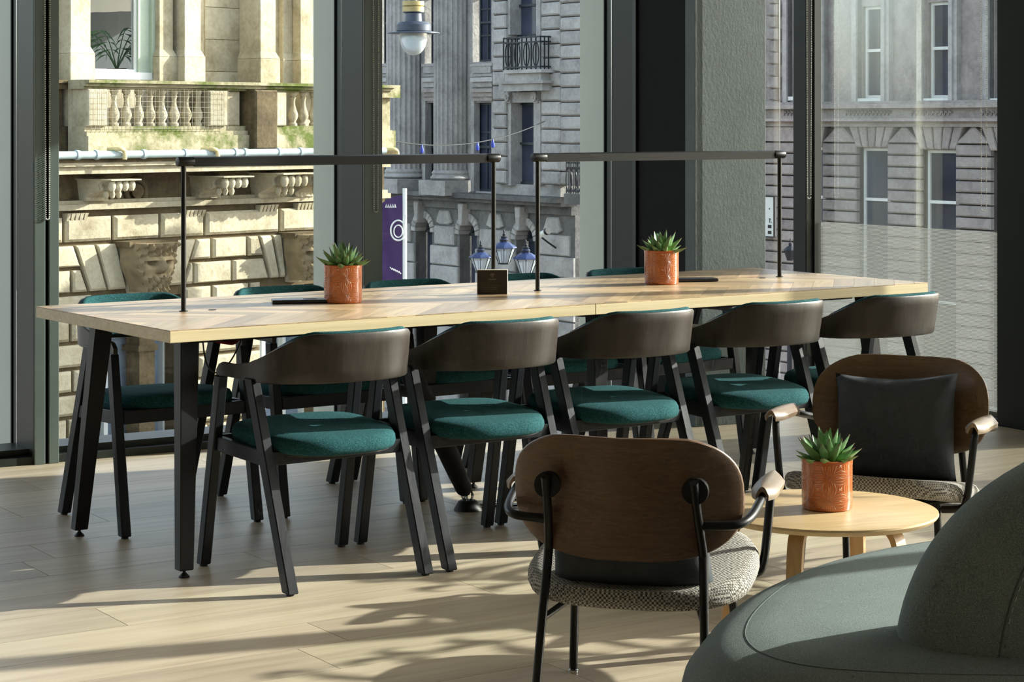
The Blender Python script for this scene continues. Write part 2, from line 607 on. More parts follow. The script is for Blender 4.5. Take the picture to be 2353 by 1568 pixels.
# ------------------------------------------------------------------ the room
W1P, W1A = Vector((-1.85, 8.30)), R(32)
W2P, W2A = Vector((1.504, 10.396)), R(-58.15)
W1N = (-math.sin(W1A), math.cos(W1A))
W2N = (-math.sin(W2A), math.cos(W2A))
HP = [(W1N[0], W1N[1], W1N[0] * W1P.x + W1N[1] * W1P.y + 0.22), (W2N[0], W2N[1], W2N[0] * W2P.x + W2N[1] * W2P.y + 0.10)]
CEIL, HEAD = 3.30, 2.99
TA = R(35.4)                                              # direction of the long table
TO = Vector((-0.994, 6.0775, 0))
TU = Vector((math.cos(TA), math.sin(TA), 0))
TV = Vector((-math.sin(TA), math.cos(TA), 0))


def tpt(u, v, z=0.0):
    return TO + TU * u + TV * v + Vector((0, 0, z))


def room_poly(x0, x1, y0, y1):
    return clip_poly([(x0, y0), (x1, y0), (x1, y1), (x0, y1)], HP)


def build_floor():
    fl = MB().prism(room_poly(-5, 9, -1.5, 13), -0.25, -0.006).build('floor', 'slab_grey')
    tag(fl, kind='structure')
    ang = R(33.0)
    e, n = Vector((math.cos(ang), math.sin(ang))), Vector((-math.sin(ang), math.cos(ang)))
    W, L, g = 0.235, 1.52, 0.0012
    full = MB().box(-L / 2 + g, L / 2 - g, -W / 2 + g, W / 2 - g, -0.012, 0.0).mesh('plank')
    full.materials.append(MATS['floor_oak'])
    for j in range(6, 46):
        off = random.random() * L
        for i in range(-5, 9):
            c = e * (i * L + off) + n * (j * W)
            corners = [c + e * a + n * b for a, b in ((-L / 2, -W / 2), (L / 2, -W / 2), (L / 2, W / 2), (-L / 2, W / 2))]
            # only boards the room really shows (a margin beyond the frame each way)
            if c.y < 3.6 or c.x < -0.29 * c.y - 0.55 or c.x > 0.31 * c.y + 0.9:
                continue
            poly = [(p.x, p.y) for p in corners]
            cl = clip_poly(poly, HP)
            if len(cl) < 3:
                continue
            inside = all(abs(a[0] - b[0]) < 1e-9 and abs(a[1] - b[1]) < 1e-9 for a, b in zip(cl, poly)) and len(cl) == 4
            if inside:
                link('plank', full, None, fl, (c.x, c.y, 0), (0, 0, ang))
            else:
                loc = [((Vector(p) - c).dot(e), (Vector(p) - c).dot(n)) for p in cl]
                MB().prism(loc, -0.012, 0.0).build('plank', 'floor_oak', fl, None, 0, 2, (c.x, c.y, 0), (0, 0, ang))


def window_wall(name, org, ang, mullions, panes, glass_y, depth, fin, front, film=None):
    w = thing(name, None, None, (org.x, org.y, 0), ang, kind='structure')
    for spans in mullions:
        m = MB()
        for a, b in spans:
            m.box(a, b, 0.0, depth, 0.0, HEAD)
        if len(spans) > 1:
            m.box(spans[0][1], spans[1][0], 0.03, depth, 0, HEAD)
        mo = m.build('mullion', front, w, None, 0.003, 1)
        if fin:
            m = MB()
            for a, b in spans:
                m.box(a, b, -0.012, 0.0, 0.0, HEAD)
            m.build('cover_cap', 'frame_cap', mo, None, 0.002, 1)
        if fin:
            a = spans[0][0]
            MB().box(a, a + 0.05, depth + 0.012, depth + fin, -0.5, HEAD + 0.4).build('outer_fin', 'fin_metal', w)
            MB().box(a - 0.006, a + 0.056, depth, depth + 0.012, 0, HEAD).build('gasket', 'void_black', w)
    for k, (a, b) in enumerate(panes):
        MB().box(a, b, glass_y, glass_y + 0.008, 0.03, HEAD).build('pane', 'glass', w)
        MB().box(a, b, 0.004, depth, 0.0, 0.03).box(a, b, 0.06, depth, 0.03, 0.055).build('bottom_rail', front, w)
        if film is not None and k in film:
            MB().box(a + .004, b - .004, glass_y - 0.0025, glass_y - 0.0012, 0.055, 0.862).build('stripe_film', 'stripe_film', w)
    return w


def build_room():
    build_floor()
    window_wall('window_1', W1P, W1A,
                [[(-0.05, -0.006), (0.009, 0.05)], [(1.42, 1.51)], [(2.87, 2.92)]],
                [(-1.6, -0.05), (0.05, 1.42), (1.51, 2.87), (2.92, 3.90)], 0.20, 0.25, 0.225, 'frame_metal')
    w2m, w2p = [], []
    xs = [1.25, 2.54, 4.05, 5.55, 7.05, 8.55, 10.05, 11.55, 12.9]
    prev = 0.012
    for x in xs:
        wd = 0.60 if x == 1.25 else 0.11
        w2m.append([(x, x + wd)])
        w2p.append((prev, x))
        prev = x + wd
    w2 = window_wall('window_2', W2P, W2A, w2m, w2p, 0.03, 0.15, 0.0, 'frame_dark', film=list(range(9)))
    # corner post
    cp = MB().box(3.90, 3.955, 0.0, 0.10, 0, HEAD)
    o = cp.build('trim_1', 'frame_dark', None, None, 0.003, 1, (W1P.x, W1P.y, 0), (0, 0, W1A))
    tag(o, kind='structure')
    o = MB().box(-0.004, 0.012, -0.012, 0.035, 0, HEAD).build('trim_2', 'frame_metal', None, None, 0.003, 1, (W2P.x, W2P.y, 0), (0, 0, W2A))
    tag(o, kind='structure')
    # heads above the glass and the ceiling
    o = MB().box(-3.2, 4.05, -0.02, 0.26, HEAD, CEIL).build('trim_3', 'frame_dark', None, None, 0, 1, (W1P.x, W1P.y, 0), (0, 0, W1A))
    tag(o, kind='structure')
    o = MB().box(0.0, 13.0, -0.02, 0.2, HEAD, CEIL).build('trim_4', 'frame_dark', None, None, 0, 1, (W2P.x, W2P.y, 0), (0, 0, W2A))
    tag(o, kind='structure')
    ce = MB().prism(room_poly(-5, 9, -1.5, 13), CEIL, CEIL + 0.2).build('ceiling', 'ceiling_white')
    tag(ce, kind='structure')
    o = MB().box(-5.2, -5.0, -1.5, 6.6, 0, CEIL).build('wall_left', 'wall_paint')
    tag(o, kind='structure')
    o = MB().box(-5.2, 9.0, -1.7, -1.5, 0, CEIL).build('wall_back', 'wall_paint')
    tag(o, kind='structure')
    # the concrete clad column
    co = thing('column', 'grey green concrete clad column with a black flank standing by the window wall', 'column', (0.818, 9.293, 0), R(27))
    MB().box(0, 0.37, 0, 0.025, 0, CEIL).box(-.005, 0.035, 0, 0.085, 0, CEIL).build('front_cladding', 'concrete', co, None, 0.002, 1)
    MB().box(0.01, 0.365, 0.025, 0.56, 0, CEIL).build('core', 'void_black', co)
    MB().box(0, 0.01, 0.53, 0.56, 0, CEIL).build('edge_trim', 'frame_metal', co)


build_room()


def build_chain(name_label, x, y, wall_p, wall_a, z_end, w):
    """a beaded roller blind loop; x along the wall, y in front of it"""
    e = Vector((math.cos(wall_a), math.sin(wall_a), 0))
    n = Vector((-math.sin(wall_a), math.cos(wall_a), 0))
    base = Vector((wall_p.x, wall_p.y, 0)) + e * x + n * y
    m = MB()
    pts = []
    z = HEAD - 0.02
    while z > z_end + w / 2:
        k = smoothstep(z_end + 0.9, z_end, z)
        pts.append((-w / 2 * (1 - .25 * k), z))
        z -= 0.0085
    k = 7
    for i in range(1, k):
        a = PI + PI * i / k
        pts.append((w * .375 * math.cos(a), z_end + w * .4 + w * .4 * math.sin(a)))
    pts += [(-p[0], p[1]) for p in reversed(pts[:len(pts) - k + 1])]
    r = 0.0036
    for px, pz in pts:
        m.add([(px + r, 0, pz), (px - r, 0, pz), (px, r, pz), (px, -r, pz), (px, 0, pz + r), (px, 0, pz - r)],
              [(0, 2, 4), (2, 1, 4), (1, 3, 4), (3, 0, 4), (2, 0, 5), (1, 2, 5), (3, 1, 5), (0, 3, 5)])
    o = m.build('blind_chain', 'chain_bead', None, 3.2, 0, 2, base, (0, 0, wall_a))
    tag(o, name_label, 'blind chain', 'beaded roller blind chains')


build_chain('beaded blind chain hanging in front of the leftmost double mullion', 0.0, -0.018, W1P, W1A, 1.357 - (505 - 280.5) * 8.28 / 4805, 0.020)
build_chain('beaded blind chain hanging by the dark mullion above the left potted succulent', 1.475, -0.018, W1P, W1A, 1.357 - (488 - 280.5) * 9.06 / 4805, 0.026)
build_chain('beaded blind chain hanging against the corner post right of the concrete column', 3.905, -0.018, W1P, W1A, 1.357 - (457 - 280.5) * 10.35 / 4805, 0.030)
build_chain('beaded blind chain hanging beside the right edge of the striped window', 1.19, -0.02, W2P, W2A, 1.357 - (485 - 280.5) * 9.4 / 4805, 0.040)


# ------------------------------------------------------------------ dining tables
TL, TW, TZ, TT = 3.148, 0.989, 0.75, 0.037
HALF = 1.562


def build_table(u0, u1, leg_us, label):
    t = thing('dining_table', label, 'table', TO, TA, 'oak dining tables pushed end to end')
    top = MB().box(u0, u1, 0, TW, TZ - TT, TZ - 0.003).build('tabletop', 'edge_oak', t, None, 0.0012, 1)
    # herringbone staves, each its own piece
    W, L, g = 0.075, 0.375, 0.0004
    hp = [(-1, 0, -(u0 + .0006)), (1, 0, u1 - .0006), (0, -1, -.0006), (0, 1, TW - .0006)]
    s2 = math.sqrt(.5)
    n = int(round(L / W))
    for k in range(-70, 71):
        for q in range(-8, 9):
            for hor in (True, False):
                x0, y0 = (k + 2 * n * q, k) if hor else (k + n + 2 * n * q, k + 1 - n)
                x1, y1 = (x0 + n, y0 + 1) if hor else (x0 + 1, y0 + n)
                x0, y0, x1, y1 = x0 * W, y0 * W, x1 * W, y1 * W
                cx_, cy_ = (x0 + x1) / 2, (y0 + y1) / 2
                cu, cv = (cx_ + cy_) * s2, (cy_ - cx_) * s2
                if not (u0 - .4 < cu < u1 + .4 and -.4 < cv < TW + .4):
                    continue
                poly = [((x + y) * s2, (y - x) * s2) for x, y in ((x0 + g, y0 + g), (x1 - g, y0 + g), (x1 - g, y1 - g), (x0 + g, y1 - g))]
                cl = clip_poly(poly, hp)
                if len(cl) < 3:
                    continue
                area = abs(sum(cl[i][0] * cl[(i + 1) % len(cl)][1] - cl[(i + 1) % len(cl)][0] * cl[i][1] for i in range(len(cl)))) / 2
                if area < 2e-5:
                    continue
                ang = -PI / 4 if hor else PI / 4
                ca, sa = math.cos(-ang), math.sin(-ang)
                lc = [((x - cu) * ca - (y - cv) * sa, (x - cu) * sa + (y - cv) * ca) for x, y in cl]
                MB().prism(lc, -0.003, 0.0).build('stave', 'stave_oak', top, None, 0, 2, (cu, cv, TZ), (0, 0, ang))
    uc = (u0 + u1) / 2
    for k, lu in enumerate(leg_us):
        sgn = 1 if lu < uc else -1
        for v0, v1 in ((0.115, 0.19), (0.876, 0.80)):
            lo = MB().legbar((lu, v0, 0.022), (lu + sgn * 0.045, v1, TZ - TT - 0.008), 0.045, 0.038, 0.062, 0.05).build('leg', 'black_metal', t, None, 0.002, 1)
            MB().lathe([(0.0, 0.0), (0.016, 0.0), (0.0165, 0.003), (0.007, 0.013), (0.005, 0.014), (0.005, 0.024)], 14, (lu, v0, 0)).build('levelling_foot', 'rubber_black', lo, 0.6)
        MB().box(lu + sgn * .045 - .04, lu + sgn * .045 + .04, 0.12, 0.87, TZ - TT - 0.010, TZ - TT).build('leg_plate', 'black_metal', t)
    MB().box(u0 + .14, u1 - .14, 0.26, 0.30, TZ - TT - 0.035, TZ - TT).box(u0 + .14, u1 - .14, 0.69, 0.73, TZ - TT - 0.035, TZ - TT).build('under_rail', 'black_metal', t)
    gu = 0.41 if u0 < 0.1 else 2.79
    MB().lathe([(0.0, 0.0), (0.013, 0.0), (0.013, 0.0025), (0.0, 0.0025)], 18, (gu, 0.53, TZ - .0012)).build('cable_grommet', 'rubber_black', t, 0.6)
    return t


build_table(0.0, HALF - .0008, (0.103, HALF - 0.105), 'oak herringbone dining table on black legs at the left, nearer end, under the left lamp')
build_table(HALF + .0008, TL, (HALF + 0.105, TL - 0.103), 'oak herringbone dining table on black legs at the right, farther end, under the right lamp')


# ------------------------------------------------------------------ table lamps
def build_lamp(u0, u1, v, label):
    t = thing('desk_lamp', label, 'lamp', TO + TU * 0 + Vector((0, 0, 0)), TA, 'black bar lamps on the dining tables')
    h, r = 0.4798, 0.0158
    for u in (u0, u1):
        p = MB().tube([(u, v, TZ), (u, v, TZ + h)], 0.0082, 12).build('pole', 'black_metal', t, 0.6)
        MB().lathe([(0, 0), (0.014, 0), (0.014, 0.003), (0, 0.003)], 16, (u, v, TZ)).build('base_disc', 'black_metal', p, 0.6)
    # bar: round tube with a flat, raking diffuser cut on its lower front side
    x0, x1 = u0 - 0.022, u1 + 0.022
    z = TZ + h
    m = MB()
    prof = []
    for k in range(17):
        a = R(100) - R(200) * k / 16
        prof.append((math.cos(a) * r, math.sin(a) * r))
    prof += [(-r * .62, -r * 1.05), (-r * .72, r * .75)]
    rows = [[(x, v + p[0], z + p[1]) for p in prof] for x in (x0 + .055, x1 - .055)]
    m.grid(rows, True, True)
    m.build('bar', 'black_metal', t, 0.5)
    for a, b in ((x0, x0 + .0551), (x1 - .0551, x1)):
        MB().tube([(a, v, z), (b, v, z)], r, 20).build('end_cap', 'black_metal', t, 0.6, 0.0015, 2)
    return t


build_lamp(0.311, 1.521, 0.537, 'black bar lamp on two thin posts over the left table half')
build_lamp(1.714, 2.886, 0.537, 'black bar lamp on two thin posts over the right table half')


# ------------------------------------------------------------------ dining chairs
def shell_path(n=56):
    """plan of the bent arm-and-back band from the front right arm tip round to the left; x right, y forward"""
    pts = []
    xs, yf, yb, y1 = 0.246, 0.162, -0.282, -0.055
    out = []
    L1 = yf - y1
    for i in range(n + 1):
        t = i / n
        # right arm 0..0.24, arc 0.24..0.76, left arm 0.76..1
        if t < 0.24:
            k = t / 0.24
            out.append((xs - 0.004 * k, yf - L1 * k))
        elif t > 0.76:
            k = (1 - t) / 0.24
            out.append((-(xs - 0.004 * k), yf - L1 * k))
        else:
            a = (t - 0.24) / 0.52 * PI
            ca, sa = math.cos(a), math.sin(a)
            ex = 2 / 2.5
            x = (xs - .004) * math.copysign(abs(ca) ** ex, ca)
            y = y1 + (yb - y1) * abs(sa) ** ex
            out.append((x, y))
    return out


def band(path, i0, i1, zb, zt, thick, off, lean):
    """closed band of given thickness along path[i0..i1]; off = inward offset of its outer side"""
    rows = []
    n = len(path)
    for i in range(i0, i1 + 1):
        p = Vector(path[i])
        a, b = Vector(path[max(i - 1, 0)]), Vector(path[min(i + 1, n - 1)])
        t = (b - a).normalized()
        inw = Vector((-t.y, t.x))
        if inw.dot(Vector((0, 0.05)) - p) < 0:
            inw = -inw
        b0, t0 = zb(i), zt(i)
        ring = []
        back = smoothstep(-0.1, -0.26, p.y)
        for d, zs in ((off, [0, .04, .25, .5, .75, .96, 1]), (off + thick, [1, .96, .75, .5, .25, .04, 0])):
            for k in zs:
                z = b0 + (t0 - b0) * k
                e = 0.0
                if k in (0, 1):
                    e = thick * 0.28 * (1 if d == off else -1)
                q = p + inw * (d + e)
                q.y -= lean * back * (z - 0.60) / 0.15
                ring.append((q.x, q.y, z))
        rows.append(ring)
    return MB().grid(rows, True, True)


def make_chair():
    t = thing('dining_chair', 'x', 'chair')
    path = shell_path()
    n = len(path) - 1

    def tt(i):
        return abs(i / n - 0.5) * 2          # 0 at back centre, 1 at arm tips

    def zb(i):
        k = tt(i)
        tip = smoothstep(0.90, 1.0, k)
        return 0.598 - 0.006 * smoothstep(.2, .5, k) - 0.045 * tip

    def zt(i):
        k = tt(i)
        z = 0.744 - 0.098 * smoothstep(0.20, 0.60, k)
        z -= 0.012 * smoothstep(.55, .80, k)
        z -= 0.022 * smoothstep(0.93, 1.0, k) ** 2
        return z

    band(path, 0, n, zb, zt, 0.015, 0.0, 0.030).build('back_shell', 'dark_shell', t, 0.7)
    i0, i1 = int(n * .22), n - int(n * .22)

    def pzb(i):
        return zb(i) + 0.012

    def pzt(i):
        k = tt(i)
        e = smoothstep(.56, .46, k)
        return zb(i) + 0.014 + (zt(i) + 0.006 - zb(i) - 0.014) * (0.25 + .75 * e)

    band(path, i0, i1, pzb, pzt, 0.020, 0.0135, 0.030).build('back_pad', 'teal_felt', t, 0.9)
    for s in (-1, 1):
        lg = MB().legbar((s * .232, -.262, 0.006), (s * .236, -.042, .602), .034, .042, .030, .046).build('rear_leg', 'black_ash', t, None, 0.003, 1)
        MB().lathe([(0, 0), (0.012, 0), (0.012, 0.007), (0, 0.007)], 10, (s * .232, -.262, 0)).build('glide', 'rubber_black', lg)
        lg = MB().legbar((s * .245, .245, 0.006), (s * .240, .142, .592), .034, .034, .028, .040).build('front_leg', 'black_ash', t, None, 0.003, 1)
        MB().lathe([(0, 0), (0.012, 0), (0.012, 0.007), (0, 0.007)], 10, (s * .245, .245, 0)).build('glide', 'rubber_black', lg)
        MB().bar((s * .236, -.128, .375), (s * .236, .185, .385), .022, .044, (0, 0, 1)).build('side_rail', 'black_ash', t, None, 0.002, 1)
    MB().bar((-.224, .184, .385), (.224, .184, .385), .022, .044, (0, 0, 1)).build('front_rail', 'black_ash', t, None, 0.002, 1)
    MB().bar((-.224, -.130, .374), (.224, -.130, .374), .022, .040, (0, 0, 1)).build('rear_rail', 'black_ash', t, None, 0.002, 1)
    # seat: base board and crowned pad with a rounded back
    def outline(sc, n=44):
        o = []
        for k in range(n):
            a = 2 * PI * k / n
            c, s = math.cos(a), math.sin(a)
            px = 2 / 3.2
            x = 0.226 * math.copysign(abs(c) ** px, c)
            y = math.copysign(abs(s) ** (2 / (4.0 if s > 0 else 2.4)), s)
            y = y * (.205 if s > 0 else .245)
            if y > 0:
                x *= 1.0
            else:
                x *= 1 - 0.10 * (y / .245) ** 2
            o.append((x * sc, -0.005 + y * sc))
        return o
    rows = []
    for sc, z in ((.93, .392), (.985, .397), (1.0, .409), (.995, .422), (.965, .435), (.90, .443), (.75, .4485), (.45, .4505), (.12, .451)):
        rows.append([(x, y, z + 0.012 * y / .24 - 0.010 * (1 - sc) * (1 if z > .44 else 0)) for x, y in outline(sc)])
    MB().grid(rows, True, True).build('seat_pad', 'teal_felt', t, 1.0)
    MB().prism(outline(.93), .378, .394).build('seat_board', 'dark_shell', t)
    return t


near = [(0.471, -.017), (1.028, -.017), (1.586, -.010), (2.174, -.010), (2.718, -.035)]
far = [(0.450, 1.000), (1.050, 1.000), (1.600, 0.995), (2.130, 1.000), (2.665, 1.005)]
chair0 = make_chair()
order = ['first', 'second', 'third', 'fourth', 'fifth']
first_used = False
for side, spots in (('near', near), ('far', far)):
    for k, (u, v) in enumerate(spots):
        o = chair0 if not first_used else copy_tree(chair0)
        first_used = True
        p = tpt(u, v)
        o.location = p
        o.rotation_euler = (0, 0, TA + (0 if side == 'near' else PI) + R([0.5, -.8, .4, -.5, 1.0][k]))
        tag(o, 'black chair with teal seat, %s from left on the oak table\'s %s side' % (order[k], 'near' if side == 'near' else 'window'),
            'chair', 'teal and black dining chairs')


# ------------------------------------------------------------------ outside: facades
class Facade:
    """a building front; local x along it to the right, y into it, z up (eye level street views are metric)"""

    def __init__(s, P, ang, name, label, cat='building'):
        s.P, s.a = Vector(P), ang
        s.e = Vector((math.cos(ang), math.sin(ang)))
        s.n = Vector((-math.sin(ang), math.cos(ang)))
        s.t = thing(name, label, cat, (P[0], P[1], 0), ang)

    def at(s, px, py, y=0.0):
        k = (px - CX) / FPX
        d = (s.P.dot(s.n) + y) / (k * s.n.x + s.n.y)
        p = Vector((k * d, d)) - s.P
        return p.dot(s.e), EYE - (py - YH) * d / FPX

    def S(s, px, y=0.0):
        return s.at(px, 0, y)[0]

    def Z(s, px, py, y=0.0):
        return s.at(px, py, y)[1]

    def rect(s, x0, x1, y0, y1, y=0.0):
        """photo rectangle -> (s0, s1, z0, z1) on the plane at depth y"""
        m = (x0 + x1) / 2
        return s.S(x0, y), s.S(x1, y), s.Z(m, y1, y), s.Z(m, y0, y)

    def box(s, name, mat, x0, x1, y0, y1, d0, d1, parent=None, bevel=0.0):
        """box seen at photo rect, front at depth d0, back at depth d1"""
        a = s.rect(x0, x1, y0, y1, d0)
        return MB().box(a[0], a[1], d0, d1, a[2], a[3]).build(name, mat, parent or s.t, None, bevel, 1)


def wall_cells(s0, s1, z0, z1, openings, yb, yf):
    """wall slab with rectangular openings"""
    xs = sorted({s0, s1} | {v for o in openings for v in (o[0], o[1]) if s0 < v < s1})
    zs = sorted({z0, z1} | {v for o in openings for v in (o[2], o[3]) if z0 < v < z1})
    m = MB()
    for i in range(len(xs) - 1):
        for j in range(len(zs) - 1):
            cx, cz = (xs[i] + xs[i + 1]) / 2, (zs[j] + zs[j + 1]) / 2
            if any(o[0] < cx < o[1] and o[2] < cz < o[3] for o in openings):
                continue
            m.box(xs[i], xs[i + 1], yf, yb, zs[j], zs[j + 1])
    return m


def sash_window(F, s0, s1, z0, z1, y, fr, frame_mat, glass_mat, rail=None, bars=0, parent=None, cross=0):
    m = MB()
    m.box(s0, s0 + fr, y, y + .08, z0, z1).box(s1 - fr, s1, y, y + .08, z0, z1)
    m.box(s0 + fr, s1 - fr, y, y + .08, z0, z0 + fr).box(s0 + fr, s1 - fr, y, y + .08, z1 - fr, z1)
    if rail is not None:
        m.box(s0 + fr, s1 - fr, y - .02, y + .08, rail - fr * .5, rail + fr * .5)
    for b in range(bars):
        x = s0 + (s1 - s0) * (b + 1) / (bars + 1)
        m.box(x - fr * .35, x + fr * .35, y + .01, y + .07, z0 + fr, z1 - fr)
    for b in range(cross):
        z = z0 + (z1 - z0) * (b + 1) / (cross + 1)
        m.box(s0 + fr, s1 - fr, y + .01, y + .07, z - fr * .35, z + fr * .35)
    w = m.build('window', frame_mat, parent or F.t)
    MB().box(s0 + fr * .6, s1 - fr * .6, y + .035, y + .05, z0 + fr * .6, z1 - fr * .6).build('pane', glass_mat, w)
    return w


def moulding(s0, s1, steps, yb):
    """stack of (z0, z1, front y)"""
    m = MB()
    for z0, z1, yf in steps:
        m.box(s0, s1, yf, yb, z0, z1)
    return m


def carved_head(w, h, d, seed=0):
    """keystone mask fronting -y: brow, nose, beard and curls"""
    rows = []
    nu, nv = 26, 26
    for j in range(nv + 1):
        v = j / nv
        row = []
        for i in range(nu + 1):
            u = -1 + 2 * i / nu
            z = h * (0.5 - v)
            taper = 1.0 - 0.42 * smoothstep(0.35, 1.0, v)
            x = u * w * .5 * taper
            prof = math.sqrt(max(0.0, 1 - min(1, abs(u)) ** 2.4))
            dep = d * (0.42 + 0.50 * prof)
            g = lambda cu, cv, ru, rv: math.exp(-((u - cu) / ru) ** 2 - ((v - cv) / rv) ** 2)
            dep += d * (0.30 * g(0, .50, .16, .10) + .16 * g(0, .40, .10, .10))            # nose
            dep -= d * 0.26 * (g(-.36, .40, .17, .05) + g(.36, .40, .17, .05))              # eyes
            dep += d * 0.16 * (g(-.38, .335, .30, .035) + g(.38, .335, .30, .035))          # brows
            dep += d * 0.10 * (g(-.5, .52, .2, .09) + g(.5, .52, .2, .09))                  # cheeks
            dep -= d * 0.14 * g(0, .62, .22, .022)                                          # mouth
            hair = smoothstep(.30, .22, v) + smoothstep(.62, .72, v) + smoothstep(.62, .82, abs(u))
            dep += d * 0.13 * min(1, hair) * (math.sin(u * 17 + v * 9 + seed) * math.sin(v * 27 - u * 6 + seed) + .3)
            dep += d * .18 * smoothstep(.2, .02, v)
            if i in (0, nu):
                dep = 0.0
            row.append((x, -dep, z))
        rows.append(row)
    top = [(p[0], 0.0, p[2]) for p in rows[0]]
    bot = [(p[0], 0.0, p[2]) for p in rows[-1]]
    return MB().grid([top] + rows + [bot])


def corbel_mesh(w, h, d):
    """scrolled bracket fronting -y, ribbed"""
    m = MB()
    prof = []
    for k in range(25):
        t = k / 24
        # S profile: big scroll on top, small below
        y = d * (0.30 + 0.70 * (1 - t) ** 1.3) - d * 0.13 * math.sin(t * 2 * PI * 1.5) * (1 - .3 * t)
        prof.append((y, h * (0.5 - t)))
    nr = 16
    rows = []
    for i in range(nr + 1):
        u = -1 + 2 * i / nr
        rib = 0.90 + 0.10 * abs(math.cos(u * 2.5 * PI))
        rows.append([(u * w / 2 * (1 - .18 * (.5 - p[1] / h)), -p[0] * rib, p[1]) for p in prof])
    m.grid(rows)
    for u in (-1, 1):
        pr = [(u * w / 2 * (1 - .18 * (.5 - p[1] / h)), -p[0] * .95, p[1]) for p in prof]
        bk = [(p[0], 0, p[2]) for p in pr]
        m.grid([pr, bk])
    m.box(-w * .56, w * .56, -d * 1.12, 0, h * .47, h * .53)
    for u in (-.36, -.12, .12, .36):
        m.lathe([(0, -h * .26), (w * .07, -h * .22), (w * .115, -h * .08), (w * .12, h * .06), (w * .09, h * .2), (0, h * .24)], 10, (u * w, -d * .98, h * .22))
    for u in (-.24, 0, .24):
        m.lathe([(0, -h * .22), (w * .06, -h * .16), (w * .09, 0), (w * .06, h * .14), (0, h * .18)], 10, (u * w, -d * .70, -h * .18))
    return m


